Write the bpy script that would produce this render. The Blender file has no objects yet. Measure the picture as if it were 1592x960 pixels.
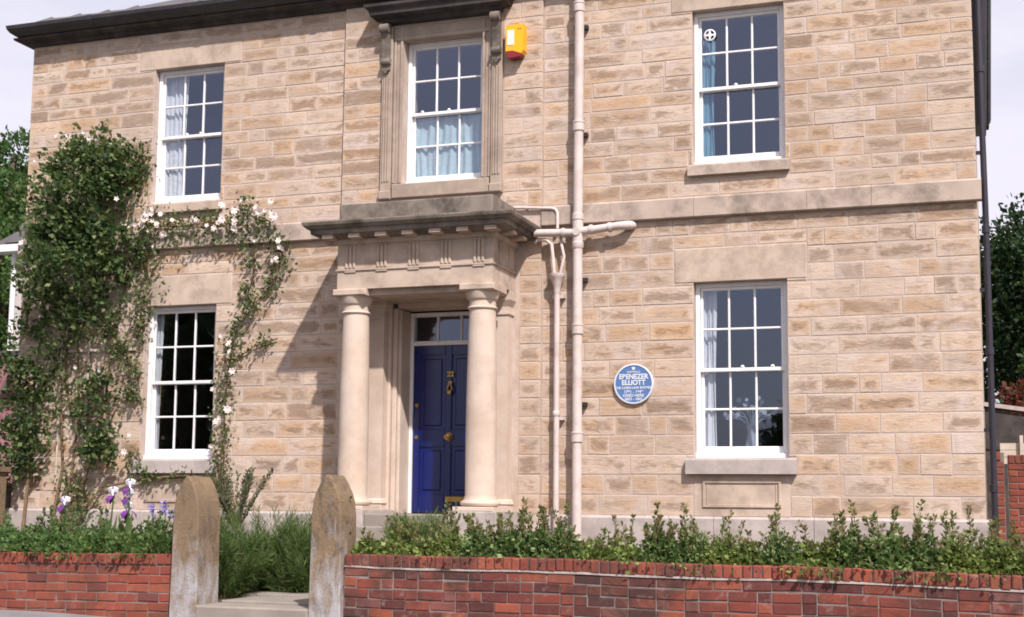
import bpy, math, random
import numpy as np
from mathutils import Vector, Matrix
random.seed(7); rng = np.random.default_rng(11)
R = math.radians
sc = bpy.context.scene
COL = sc.collection

# ------------------------------------------------------------------ camera
cam_d = bpy.data.cameras.new('camera'); cam = bpy.data.objects.new('camera', cam_d); COL.objects.link(cam)
cam_d.sensor_width = 36; cam_d.lens = 2134.56 / 1592 * 36; cam_d.shift_y = 60.15 / 1592
cam_d.clip_start = .1; cam_d.clip_end = 2000
_r = Vector((0.94454, 0.32822, 0.01013)); _f = Vector((-.3262, .9382, .1154)).normalized()
_r = (_r - _f * _r.dot(_f)).normalized(); _u = _r.cross(_f)
cam.matrix_world = Matrix(((_r.x, _u.x, -_f.x, 6.646), (_r.y, _u.y, -_f.y, -16.274), (_r.z, _u.z, -_f.z, .09), (0, 0, 0, 1)))
sc.camera = cam

# ------------------------------------------------------------------ light
SUN = Vector((.994, -1.2425, 1.75)).normalized()      # towards the sun, read from the porch's shadow
world = bpy.data.worlds.new('World'); sc.world = world; world.use_nodes = True
nt = world.node_tree; nt.nodes.clear()
sky = nt.nodes.new('ShaderNodeTexSky'); sky.sky_type = 'NISHITA'; sky.sun_disc = False
sky.sun_elevation = math.asin(SUN.z); sky.sun_rotation = math.atan2(SUN.x, SUN.y)
sky.air_density = 1.0; sky.dust_density = 3.0; sky.ozone_density = 1.0
tc = nt.nodes.new('ShaderNodeTexCoord'); mp = nt.nodes.new('ShaderNodeMapping'); mp.inputs['Scale'].default_value = (1, 1, 2.6)
cn = nt.nodes.new('ShaderNodeTexNoise'); cn.inputs['Scale'].default_value = 1.7; cn.inputs['Detail'].default_value = 6; cn.inputs['Roughness'].default_value = .55
cr = nt.nodes.new('ShaderNodeValToRGB'); cr.color_ramp.elements[0].position = .32; cr.color_ramp.elements[1].position = .62
cr.color_ramp.elements[0].color = (.3, .3, .3, 1); cr.color_ramp.elements[1].color = (.97, .97, .97, 1)
mx = nt.nodes.new('ShaderNodeMix'); mx.data_type = 'RGBA'; mx.inputs['B'].default_value = (6.3, 6.05, 6.9, 1)
bg = nt.nodes.new('ShaderNodeBackground'); bg.inputs['Strength'].default_value = .09
wo = nt.nodes.new('ShaderNodeOutputWorld')
L = nt.links.new
L(tc.outputs['Generated'], mp.inputs['Vector']); L(mp.outputs[0], cn.inputs['Vector']); L(cn.outputs['Fac'], cr.inputs['Fac'])
L(cr.outputs['Color'], mx.inputs['Factor']); L(sky.outputs[0], mx.inputs['A']); L(mx.outputs['Result'], bg.inputs['Color']); L(bg.outputs[0], wo.inputs['Surface'])
sd = bpy.data.lights.new('sun', 'SUN'); sd.energy = 3.7; sd.angle = R(1.2); sd.color = (1, .94, .89)
so = bpy.data.objects.new('sun', sd); COL.objects.link(so); so.location = SUN * 40
so.rotation_euler = SUN.to_track_quat('Z', 'Y').to_euler()
vs = sc.view_settings; vs.view_transform = 'Standard'; vs.look = 'None'; vs.gamma = 1; vs.use_curve_mapping = False; vs.exposure = .72
sc.render.engine = 'CYCLES'; sc.cycles.filter_width = 1.8; sc.render.resolution_x = 1024; sc.render.resolution_y = 617

# ------------------------------------------------------------------ node helpers
def new_mat(name):
    m = bpy.data.materials.new(name); m.use_nodes = True; t = m.node_tree; t.nodes.clear()
    o = t.nodes.new('ShaderNodeOutputMaterial'); b = t.nodes.new('ShaderNodeBsdfPrincipled'); t.links.new(b.outputs[0], o.inputs['Surface'])
    return m, t, b, o
def N(t, typ, **kw):
    n = t.nodes.new('ShaderNode' + typ)
    for k, v in kw.items():
        if k in n.inputs: n.inputs[k].default_value = v
        else: setattr(n, k, v)
    return n
def ramp(t, fac, stops):
    r = t.nodes.new('ShaderNodeValToRGB'); e = r.color_ramp.elements
    while len(e) < len(stops): e.new(.5)
    for el, (p, c) in zip(e, stops): el.position = p; el.color = (c if hasattr(c, '__len__') else (c, c, c)) + ((1,) if not hasattr(c, '__len__') or len(c) == 3 else ())
    t.links.new(fac, r.inputs['Fac']); return r.outputs['Color']
def mix(t, fac, a, b, mode='MIX'):
    m = t.nodes.new('ShaderNodeMix'); m.data_type = 'RGBA'; m.blend_type = mode
    for k, v in (('Factor', fac), ('A', a), ('B', b)):
        if isinstance(v, bpy.types.NodeSocket): t.links.new(v, m.inputs[k])
        elif k == 'Factor': m.inputs[k].default_value = v
        else: m.inputs[k].default_value = (*v, 1) if len(v) == 3 else v
    return m.outputs['Result']
def math_(t, op, a, b=0., clamp=False):
    m = t.nodes.new('ShaderNodeMath'); m.operation = op; m.use_clamp = clamp
    for i, v in enumerate((a, b)):
        if isinstance(v, bpy.types.NodeSocket): t.links.new(v, m.inputs[i])
        else: m.inputs[i].default_value = v
    return m.outputs[0]
def noise(t, vec, scale, detail=4, rough=.6, dist=0., stretch=None, offset=None):
    if stretch or offset is not None:
        mp = t.nodes.new('ShaderNodeMapping')
        if stretch: mp.inputs['Scale'].default_value = stretch
        t.links.new(vec, mp.inputs['Vector'])
        if isinstance(offset, bpy.types.NodeSocket): t.links.new(offset, mp.inputs['Location'])
        vec = mp.outputs[0]
    n = N(t, 'TexNoise', Scale=scale, Detail=detail, Roughness=rough, Distortion=dist); t.links.new(vec, n.inputs['Vector'])
    return n.outputs['Fac']
def bump(t, b, h, strength=.4, dist=.01, normal=None):
    n = N(t, 'Bump', Strength=strength, Distance=dist); t.links.new(h, n.inputs['Height'])
    if normal: t.links.new(normal, n.inputs['Normal'])
    t.links.new(n.outputs[0], b.inputs['Normal']); return n.outputs[0]

def plain(name, col, rough=.6, var=.12, scale=6., bmp=.15, bscale=40., metallic=0., spec=.5, dirt=None, dirtamt=.5, dscale=2.5):
    m, t, b, o = new_mat(name)
    g = N(t, 'NewGeometry').outputs['Position']
    n = noise(t, g, scale, 5)
    lo = tuple(c * (1 - var) for c in col); hi = tuple(min(1, c * (1 + var)) for c in col)
    c = ramp(t, n, [(.3, lo), (.7, hi)])
    if dirt:
        d = noise(t, g, dscale, 8, .7, .1)
        c = mix(t, math_(t, 'MULTIPLY', ramp(t, d, [(.46, 0.), (.68, 1.)]), dirtamt), c, dirt)
    t.links.new(c, b.inputs['Base Color'])
    b.inputs['Roughness'].default_value = rough; b.inputs['Metallic'].default_value = metallic; b.inputs['Specular IOR Level'].default_value = spec
    if bmp: bump(t, b, noise(t, g, bscale, 4), bmp, .004)
    return m

# sandstone of the coursed wall: tint (r warm, g grey, b seed) and core (1 inside the face, 0 at its mortar-smeared edge) come from the mesh
def stone_mat(name):
    m, t, b, o = new_mat(name)
    at = N(t, 'Attribute'); at.attribute_name = 'tint'; sp = N(t, 'SeparateColor'); t.links.new(at.outputs['Color'], sp.inputs[0])
    co = N(t, 'Attribute'); co.attribute_name = 'core'; core = co.outputs['Fac']
    g = N(t, 'TexCoord').outputs['Object']
    off = N(t, 'CombineXYZ'); t.links.new(math_(t, 'MULTIPLY', sp.outputs[2], 91.), off.inputs[0]); t.links.new(math_(t, 'MULTIPLY', sp.outputs[2], 37.), off.inputs[2])
    va = N(t, 'VectorMath'); va.operation = 'ADD'; t.links.new(g, va.inputs[0]); t.links.new(off.outputs[0], va.inputs[1]); v = va.outputs[0]
    pale = mix(t, noise(t, v, 4, 4), (.49, .375, .295), (.60, .485, .41))
    warm = mix(t, noise(t, v, 4, 5, .6, .5, (1, 1, 4)), (.53, .35, .215), (.41, .25, .14))
    bed = noise(t, v, 2.4, 5, .55, 1.2, (1.0, 1, 2.6))
    fw = math_(t, 'MULTIPLY', ramp(t, math_(t, 'ADD', bed, math_(t, 'MULTIPLY', math_(t, 'SUBTRACT', sp.outputs[0], .5), .55)), [(.40, 0.), (.64, 1.)]), math_(t, 'ADD', math_(t, 'MULTIPLY', core, .4), .4))
    c = mix(t, fw, pale, warm)
    # weathered-out brown hearts: irregular patches towards the middle of some stones
    hn = noise(t, v, 4.6, 7, .7, .8, (1.0, 1, 2.6))
    hh = math_(t, 'ADD', math_(t, 'ADD', hn, math_(t, 'MULTIPLY', core, .22)), math_(t, 'MULTIPLY', sp.outputs[1], .45))
    c = mix(t, math_(t, 'MULTIPLY', ramp(t, hh, [(.82, 0.), (.97, 1.)]), .74), c, mix(t, noise(t, v, 5, 4), (.18, .12, .085), (.31, .215, .155)))
    gy = noise(t, v, 2.0, 5, .6, 1.5, (1.1, 1, 3.2))
    c = mix(t, math_(t, 'MULTIPLY', ramp(t, gy, [(.52, 0.), (.68, 1.)]), .45), c, (.34, .275, .24))
    streak = noise(t, v, 3.4, 5, .62, 2.4, (.9, 1, 6))
    fs = math_(t, 'MULTIPLY', ramp(t, streak, [(.57, 0.), (.64, 1.)]), math_(t, 'ADD', math_(t, 'MULTIPLY', core, .45), .12))
    c = mix(t, fs, c, (.18, .115, .08))
    c = mix(t, math_(t, 'MULTIPLY', ramp(t, noise(t, v, 1.3, 4, .6, .6), [(.55, 0.), (.68, 1.)]), .6), c, (.57, .48, .45))
    # each block has its own tone; dark rain runs cross the courses
    fr = math_(t, 'FRACT', math_(t, 'MULTIPLY', sp.outputs[2], 17.3)); c = mix(t, 1., c, ramp(t, fr, [(0., (.85, .835, .82)), (.45, (.98, .97, .96)), (.8, (1., 1., 1.)), (1., (1., .95, .88))]), 'MULTIPLY')
    run = noise(t, g, 2.0, 6, .65, .3, (2.6, 1, .45))
    c = mix(t, math_(t, 'MULTIPLY', ramp(t, run, [(.55, 0.), (.7, 1.)]), .32), c, (.25, .195, .165))
    spk = noise(t, g, 60, 3)
    c = mix(t, .25, c, mix(t, spk, (.2, .2, .2), (.9, .9, .9)), 'OVERLAY')
    # broad weathering over the whole front
    big = noise(t, g, .55, 5, .6)
    c = mix(t, math_(t, 'MULTIPLY', ramp(t, big, [(.48, 0.), (.66, 1.)]), .42), c, (.33, .25, .20))
    sm = math_(t, 'MULTIPLY', ramp(t, math_(t, 'ADD', core, math_(t, 'MULTIPLY', noise(t, g, 12, 5, .7), .7)), [(.3, 1.), (.6, 0.)]), .4)
    c = mix(t, sm, c, (.49, .395, .335))
    t.links.new(c, b.inputs['Base Color']); b.inputs['Roughness'].default_value = .93; b.inputs['Specular IOR Level'].default_value = .15
    mpv = N(t, 'Mapping'); mpv.inputs['Scale'].default_value = (.6, 1, 1); t.links.new(v, mpv.inputs['Vector'])
    w = N(t, 'TexWave', Scale=16., Distortion=3.5, Detail=3.); w.wave_type = 'BANDS'; w.bands_direction = 'Z'; w.inputs['Detail Scale'].default_value = 2.; t.links.new(mpv.outputs[0], w.inputs['Vector'])
    h = math_(t, 'ADD', math_(t, 'MULTIPLY', w.outputs['Fac'], .10), math_(t, 'ADD', noise(t, v, 9, 6, .65, .8, (1, 1, 3)), math_(t, 'MULTIPLY', streak, -.8)))
    bump(t, b, h, .45, .012)
    return m
M_STONE = stone_mat('coursed_sandstone')
M_MORTAR = plain('lime_mortar', (.48, .39, .345), .95, .12, 9, .4, 90, spec=.1, dirt=(.36, .27, .21), dirtamt=.8, dscale=1.6)
M_DRESSED = plain('dressed_sandstone', (.49, .385, .315), .9, .14, 3, .35, 60, spec=.2, dirt=(.24, .18, .14), dirtamt=.7, dscale=2.4)
M_COLUMN = plain('pale_column_stone', (.55, .445, .375), .85, .09, 3, .3, 60, spec=.2, dirt=(.38, .27, .19), dirtamt=.5, dscale=1.9)
M_WEATHER = plain('weathered_ledge_stone', (.21, .175, .15), .95, .25, 4, .5, 50, spec=.15, dirt=(.07, .062, .052), dirtamt=.9, dscale=3.0)
M_STRING = plain('string_course_stone', (.44, .35, .295), .93, .14, 3, .35, 50, spec=.15, dirt=(.14, .115, .10), dirtamt=.85, dscale=1.9)
M_SOOT = plain('blackened_cornice', (.05, .042, .042), .85, .25, 5, .3, 40, spec=.25, dirt=(.12, .10, .088), dirtamt=.5)
M_EAVE = plain('dark_eaves_paint', (.035, .03, .032), .55, .3, 5, .15, 40)
M_SURR = plain('window_surround_stone', (.36, .285, .235), .9, .15, 4, .25, 60, spec=.2, dirt=(.23, .17, .14), dirtamt=.7, dscale=2.2)
M_WHITE = plain('white_gloss_paint', (.76, .74, .75), .42, .04, 8, .08, 60, dirt=(.55, .52, .49), dirtamt=.45, dscale=5)
M_PIPE = plain('pale_pink_grey_pipe_paint', (.57, .48, .455), .55, .08, 5, .15, 60, dirt=(.36, .28, .24), dirtamt=.6, dscale=4)
M_DARKPIPE = plain('dark_downpipe_paint_boxing_shade', (.022, .018, .028), .4, .2, 5, .1, 60)  # pipe's own paint; on the gable boxing it stands for shade
M_DOOR = plain('blue_gloss_paint', (.004, .012, .105), .22, .1, 3, .02, 20, spec=.6)
M_BRASS = plain('aged_brass', (.42, .27, .09), .38, .2, 30, .1, 90, metallic=.9)
M_IRON = plain('black_iron', (.02, .018, .017), .6, .2, 20, .2, 80)
M_YELLOW = plain('yellow_alarm_plastic', (.85, .40, .008), .4, .04, 8, .03, 60)
M_LENS = plain('red_alarm_lens', (.22, .012, .02), .2, .1, 10, 0)
M_PALEPLASTIC = plain('pale_plastic', (.78, .72, .60), .45, .05, 8, 0)
M_PLAQUE = plain('plaque_blue_enamel', (.085, .165, .37), .35, .05, 6, .03, 40)
M_PLAQUEW = plain('plaque_white_enamel', (.62, .64, .70), .4, .04, 6, 0)
M_SLATE = plain('grey_roof_slate', (.09, .08, .085), .7, .3, 3, .3, 40)
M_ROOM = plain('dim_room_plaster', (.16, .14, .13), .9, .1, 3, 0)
M_NET = plain('white_net_curtain', (.68, .67, .71), .9, .05, 20, 0)
M_TEAL = plain('pale_teal_curtain', (.46, .56, .60), .9, .08, 20, 0)
M_SKYBLUE = plain('sky_blue_curtain', (.16, .29, .38), .9, .08, 20, 0)
M_SOIL = plain('garden_soil', (.07, .05, .035), .95, .3, 6, .6, 30)
M_PATH = plain('worn_path_stone', (.25, .215, .185), .92, .15, 3, .35, 40, dirt=(.20, .165, .14), dirtamt=.6)
M_ASPHALT = plain('grey_asphalt', (.20, .185, .195), .92, .15, 2, .6, 120, dirt=(.13, .12, .12), dirtamt=.5)
M_BARK = plain('bark', (.10, .07, .05), .9, .3, 12, .5, 40)
M_STEM = plain('rose_stem', (.16, .10, .055), .85, .3, 12, .3, 60)
M_TRELLIS = plain('weathered_timber', (.50, .43, .36), .85, .15, 8, .3, 60)
M_RENDER = plain('neighbour_render', (.48, .44, .43), .9, .08, 2, .2, 40)
M_PINK = plain('pink_red_render', (.36, .17, .19), .9, .12, 3, .2, 40)
M_PINKPETAL = plain('pale_pink_petal', (.80, .68, .65), .7, .1, 40, 0)
M_IRISW = plain('white_iris_petal', (.78, .74, .82), .6, .05, 40, 0)
M_IRISP = plain('purple_iris_petal', (.13, .025, .18), .6, .2, 40, 0)
M_LILAC = plain('lilac_petal', (.25, .19, .48), .7, .2, 40, 0)
M_VASE = plain('pale_glass_vase', (.30, .32, .40), .15, .1, 6, 0)

def brick_mat(name, stops, mossy=.3):
    m, t, b, o = new_mat(name)
    oi = N(t, 'ObjectInfo'); rnd = oi.outputs['Random']
    g = N(t, 'NewGeometry').outputs['Position']
    c = ramp(t, rnd, stops)
    blot = noise(t, g, 14, 6, .65, .5)
    c = mix(t, math_(t, 'MULTIPLY', ramp(t, blot, [(.42, 0.), (.7, 1.)]), .55), c, (.16, .06, .05))
    pal = noise(t, g, 5.3, 6, .7)
    c = mix(t, math_(t, 'MULTIPLY', ramp(t, pal, [(.56, 0.), (.72, 1.)]), mossy), c, (.42, .33, .30))
    drk = noise(t, g, 1.5, 7, .7, .8)
    c = mix(t, math_(t, 'MULTIPLY', ramp(t, drk, [(.43, 0.), (.6, 1.)]), min(.92, mossy * 1.9)), c, (.055, .034, .03))
    t.links.new(c, b.inputs['Base Color']); b.inputs['Roughness'].default_value = .9; b.inputs['Specular IOR Level'].default_value = .2
    bump(t, b, noise(t, g, 70, 5, .7), .6, .005)
    return m
M_BRICKNEW = brick_mat('red_wall_brick', [(0, (.22, .055, .036)), (.5, (.27, .068, .042)), (.85, (.30, .09, .052)), (1, (.13, .045, .04))], .25)
M_BRICKOLD = brick_mat('old_red_brick', [(0, (.07, .026, .026)), (.3, (.155, .042, .034)), (.6, (.235, .058, .038)), (.85, (.31, .09, .05)), (1, (.14, .07, .07))], .5)
M_BRICKCOPE = brick_mat('coping_brick', [(0, (.19, .05, .036)), (.5, (.27, .066, .042)), (.8, (.31, .092, .05)), (1, (.14, .045, .04))], .38)
M_BRICKMORTAR = plain('brick_mortar', (.22, .18, .165), .95, .2, 9, .4, 80, spec=.1, dirt=(.09, .065, .058), dirtamt=.9, dscale=2.6)

M_BEDMORTAR = plain('pale_bed_mortar', (.42, .37, .34), .95, .2, 9, .4, 80, spec=.1, dirt=(.16, .11, .095), dirtamt=.9, dscale=3.5)
def pillar_mat():
    m, t, b, o = new_mat('streaked_gatepost_stone')
    g = N(t, 'NewGeometry').outputs['Position']
    c = mix(t, noise(t, g, 3, 6), (.16, .108, .066), (.28, .198, .125))
    c = mix(t, ramp(t, noise(t, g, 9, 6, .7, .3), [(.5, 0.), (.7, .6)]), c, (.13, .10, .08))
    st = noise(t, g, 5, 6, .7, .6, (1.3, 1.3, .75))
    c = mix(t, ramp(t, st, [(.5, 0.), (.66, .8)]), c, (.085, .066, .055))
    sx = N(t, 'SeparateXYZ'); t.links.new(g, sx.inputs[0])
    low = math_(t, 'ADD', math_(t, 'MULTIPLY', sx.outputs[2], -1.6), -.45)
    f = math_(t, 'MULTIPLY', math_(t, 'ADD', low, math_(t, 'MULTIPLY', math_(t, 'SUBTRACT', noise(t, g, 5, 6, .7, .5, (1.5, 1.5, .7)), .5), 4.5)), .8, True)
    c = mix(t, f, c, (.38, .36, .365))      # lime bloom near the foot
    t.links.new(c, b.inputs['Base Color']); b.inputs['Roughness'].default_value = .92; b.inputs['Specular IOR Level'].default_value = .2
    bump(t, b, noise(t, g, 38, 7, .75), .9, .012)
    return m
M_PILLAR = pillar_mat()

def leaf_mat(name, stops, trans=.35, rough=.5):
    m, t, b, o = new_mat(name)
    ri = N(t, 'NewGeometry').outputs['Random Per Island']
    c = ramp(t, ri, stops)
    t.links.new(c, b.inputs['Base Color']); b.inputs['Roughness'].default_value = rough; b.inputs['Specular IOR Level'].default_value = .2
    tr = N(t, 'BsdfTranslucent'); t.links.new(mix(t, .4, c, (.10, .16, .015)), tr.inputs['Color'])
    ms = N(t, 'MixShader', Fac=trans); t.links.new(b.outputs[0], ms.inputs[1]); t.links.new(tr.outputs[0], ms.inputs[2]); t.links.new(ms.outputs[0], o.inputs['Surface'])
    return m
M_LEAF_ROSE = leaf_mat('rose_leaf', [(0, (.03, .055, .026)), (.4, (.065, .11, .042)), (.8, (.14, .20, .075)), (1, (.25, .27, .12))], .42)
M_LEAF_SPARSE = leaf_mat('rose_leaf_pale', [(0, (.05, .085, .03)), (.5, (.095, .14, .05)), (.85, (.16, .20, .08)), (1, (.22, .15, .08))])
M_LEAF_HEDGE = leaf_mat('hedge_leaf', [(0, (.08, .13, .035)), (.4, (.17, .24, .065)), (.8, (.30, .36, .11)), (1, (.42, .45, .18))], .5)
M_LEAF_COOL = leaf_mat('cool_hedge_leaf', [(0, (.06, .11, .04)), (.4, (.12, .195, .07)), (.8, (.22, .30, .11)), (1, (.34, .40, .17))], .45)
M_LEAF_TIP = leaf_mat('young_shoot_leaf', [(0, (.09, .13, .04)), (.5, (.18, .20, .075)), (.8, (.26, .235, .105)), (1, (.24, .12, .07))])
M_LEAF_BED = leaf_mat('bed_leaf', [(0, (.05, .11, .04)), (.5, (.11, .195, .065)), (.9, (.20, .30, .10)), (1, (.32, .35, .12))], .5)
M_LEAF_GRASS = leaf_mat('fine_leaf', [(0, (.05, .09, .03)), (.5, (.11, .175, .055)), (.9, (.18, .25, .085)), (1, (.27, .30, .13))], .45)
M_LEAF_TREE = leaf_mat('tree_leaf', [(0, (.03, .07, .02)), (.6, (.065, .13, .035)), (1, (.13, .21, .06))])
M_LEAF_DARK = leaf_mat('dark_tree_leaf', [(0, (.010, .024, .011)), (.6, (.020, .042, .017)), (1, (.04, .07, .025))], .2)
M_LEAF_RED = leaf_mat('dark_red_leaf', [(0, (.06, .012, .012)), (.6, (.12, .024, .02)), (1, (.17, .05, .03))], .2)
M_LEAF_GREY = leaf_mat('grey_green_leaf', [(0, (.05, .075, .04)), (.6, (.10, .13, .075)), (1, (.20, .17, .10))])

def glass_mat():
    m, t, b, o = new_mat('window_glass'); t.nodes.remove(b)
    g = N(t, 'NewGeometry').outputs['Position']
    bn = N(t, 'Bump', Strength=.06, Distance=.02); t.links.new(noise(t, g, 3.2, 2), bn.inputs['Height'])
    tr = N(t, 'BsdfTransparent', Color=(.90, .92, .93, 1)); gl = N(t, 'BsdfGlossy', Roughness=.02, Color=(.68, .76, 1, 1)); t.links.new(bn.outputs[0], gl.inputs['Normal'])
    fr = N(t, 'Fresnel', IOR=2.3); bf = N(t, 'NewGeometry').outputs['Backfacing']; fac = math_(t, 'MULTIPLY', fr.outputs[0], math_(t, 'SUBTRACT', 1., bf))
    ms = N(t, 'MixShader'); t.links.new(fac, ms.inputs[0]); t.links.new(tr.outputs[0], ms.inputs[1]); t.links.new(gl.outputs[0], ms.inputs[2]); t.links.new(ms.outputs[0], o.inputs['Surface'])
    return m
M_GLASS = glass_mat()

# ------------------------------------------------------------------ object helpers
def wloc(o):
    v = Vector((0, 0, 0))
    while o is not None: v = v + o.location; o = o.parent
    return v
def tag(o, label=None, cat=None, group=None, kind=None):
    if label: o['label'] = label
    if cat: o['category'] = cat
    if group: o['group'] = group
    if kind: o['kind'] = kind
    return o
def thing(name, loc, label, cat, group=None):
    o = bpy.data.objects.new(name, None); COL.objects.link(o); o.location = loc; o.empty_display_size = .2
    return tag(o, label, cat, group)
class MB:
    def __init__(s): s.v = []; s.f = []
    def add(s, vs, fs):
        b = len(s.v); s.v += [tuple(p) for p in vs]; s.f += [tuple(i + b for i in f) for f in fs]; return s
    def box(s, x0, x1, y0, y1, z0, z1):
        return s.add([(x, y, z) for z in (z0, z1) for y in (y0, y1) for x in (x0, x1)],
                     [(0, 2, 3, 1), (4, 5, 7, 6), (0, 1, 5, 4), (2, 6, 7, 3), (0, 4, 6, 2), (1, 3, 7, 5)])
    def cbox(s, x0, x1, y0, y1, z0, z1, c=.01):
        """box with chamfered front (-y) edges"""
        vs = [(x0, y1, z0), (x1, y1, z0), (x1, y1, z1), (x0, y1, z1), (x0, y0 + c, z0), (x1, y0 + c, z0), (x1, y0 + c, z1), (x0, y0 + c, z1),
              (x0 + c, y0, z0 + c), (x1 - c, y0, z0 + c), (x1 - c, y0, z1 - c), (x0 + c, y0, z1 - c)]
        fs = [(3, 2, 1, 0), (8, 9, 10, 11)] + [(a, b, b + 4, a + 4) for a, b in ((0, 1), (1, 2), (2, 3))] + [(3, 0, 4, 7)] + [(a, b, b + 4, a + 4) for a, b in ((4, 5), (5, 6), (6, 7))] + [(7, 4, 8, 11)]
        return s.add(vs, fs)
    def lathe(s, cx, cy, prof, n=28):
        vs = [(cx + r * math.cos(2 * math.pi * i / n), cy + r * math.sin(2 * math.pi * i / n), z) for r, z in prof for i in range(n)]
        fs = [(k * n + i, k * n + (i + 1) % n, (k + 1) * n + (i + 1) % n, (k + 1) * n + i) for k in range(len(prof) - 1) for i in range(n)]
        fs += [tuple(range(n - 1, -1, -1)), tuple((len(prof) - 1) * n + i for i in range(n))]
        return s.add(vs, fs)
    def tube(s, pts, r, n=10, caps=True):
        pts = [Vector(p) for p in pts]; rs = r if hasattr(r, '__len__') else [r] * len(pts); vs = []; up = None
        for i, p in enumerate(pts):
            d = (pts[min(i + 1, len(pts) - 1)] - pts[max(i - 1, 0)]).normalized()
            if up is None: up = d.orthogonal().normalized()
            up = (up - d * up.dot(d)).normalized(); b = d.cross(up)
            vs += [p + (up * math.cos(2 * math.pi * k / n) + b * math.sin(2 * math.pi * k / n)) * rs[i] for k in range(n)]
        fs = [(i * n + k, i * n + (k + 1) % n, (i + 1) * n + (k + 1) % n, (i + 1) * n + k) for i in range(len(pts) - 1) for k in range(n)]
        if caps: fs += [tuple(range(n - 1, -1, -1)), tuple((len(pts) - 1) * n + k for k in range(n))]
        return s.add(vs, fs)
    def disc(s, c, axis, r, h, n=20):
        a = Vector(axis).normalized(); c = Vector(c); return s.tube([c - a * h / 2, c + a * h / 2], r, n)
    def prism(s, prof, y0, y1):
        """(x,z) outline extruded along y"""
        n = len(prof); vs = [(x, y0, z) for x, z in prof] + [(x, y1, z) for x, z in prof]
        return s.add(vs, [tuple(range(n)), tuple(range(2 * n - 1, n - 1, -1))] + [(i + n, (i + 1) % n + n, (i + 1) % n, i) for i in range(n)])
    def xprism(s, prof, x0, x1):
        """(y,z) outline extruded along x"""
        n = len(prof); vs = [(x0, y, z) for y, z in prof] + [(x1, y, z) for y, z in prof]
        return s.add(vs, [tuple(range(n)), tuple(range(2 * n - 1, n - 1, -1))] + [(i + n, (i + 1) % n + n, (i + 1) % n, i) for i in range(n)])
    def mitre(s, prof, x0, x1, yf, yb):
        """moulding of (overhang, z) points swept round left, front and right sides, closed at the back"""
        n = len(prof); vs = []
        for o, z in prof: vs += [(x0 - o, yb, z), (x0 - o, yf - o, z), (x1 + o, yf - o, z), (x1 + o, yb, z)]
        fs = [(k * 4 + j, k * 4 + j + 1, (k + 1) * 4 + j + 1, (k + 1) * 4 + j) for k in range(n - 1) for j in range(3)]
        fs += [(3, 2, 1, 0), tuple((n - 1) * 4 + j for j in range(4))]
        fs += [((k + 1) * 4, (k + 1) * 4 + 3, k * 4 + 3, k * 4) for k in range(n - 1)]
        return s.add(vs, fs)
    def build(s, name, mat, parent=None, smooth=False, recalc=True):
        me = bpy.data.meshes.new(name); off = wloc(parent)
        me.from_pydata([(x - off.x, y - off.y, z - off.z) for x, y, z in s.v], [], s.f)
        if recalc:
            import bmesh
            bm = bmesh.new(); bm.from_mesh(me); bmesh.ops.recalc_face_normals(bm, faces=bm.faces); bm.to_mesh(me); bm.free()
        me.materials.append(mat)
        if smooth:
            me.polygons.foreach_set('use_smooth', [True] * len(me.polygons)); 
            try: me.set_sharp_from_angle(angle=R(38))
            except Exception: pass
        o = bpy.data.objects.new(name, me); COL.objects.link(o); o.parent = parent
        return o
def arr_mesh(name, V, F, mat, parent=None, kind=None):
    """numpy mesh of triangles (leaves)"""
    off = np.array(wloc(parent)); V = V - off
    me = bpy.data.meshes.new(name); me.vertices.add(len(V)); me.vertices.foreach_set('co', V.astype(np.float32).ravel())
    me.loops.add(F.size); me.loops.foreach_set('vertex_index', F.ravel().astype(np.int32))
    me.polygons.add(len(F)); me.polygons.foreach_set('loop_start', np.arange(0, F.size, F.shape[1], dtype=np.int32))
    me.update(calc_edges=True); me.materials.append(mat)
    o = bpy.data.objects.new(name, me); COL.objects.link(o); o.parent = parent
    if kind: o['kind'] = kind
    return o
def unit(a): return a / (np.linalg.norm(a, axis=1, keepdims=True) + 1e-9)
def leaves(P, D, size, width=.55, jitter=.8, fold=.25):
    """P base points, D growth directions -> folded lozenge leaves (two triangles sharing a midrib)"""
    n = len(P); D = unit(D + rng.normal(0, jitter, (n, 3))); S = (size * rng.uniform(.45, 1.35, n))[:, None] if np.isscalar(size) else size[:, None]
    side = unit(np.cross(D, rng.normal(0, 1, (n, 3)))); nor = np.cross(D, side)
    b = P; tip = P + D * S; m = P + D * S * .48 - nor * S * fold * .4
    l = m + side * S * width * .5 + nor * S * fold * .5; r = m - side * S * width * .5 + nor * S * fold * .5
    V = np.stack([b, l, tip, r], 1).reshape(-1, 3); i = np.arange(n)[:, None] * 4
    F = np.concatenate([i + [0, 1, 2], i + [0, 2, 3]], 0)
    return V, F
def join(parts):
    Vs, Fs, o = [], [], 0
    for V, F in parts: Vs.append(V); Fs.append(F + o); o += len(V)
    return np.concatenate(Vs), np.concatenate(Fs)

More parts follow.
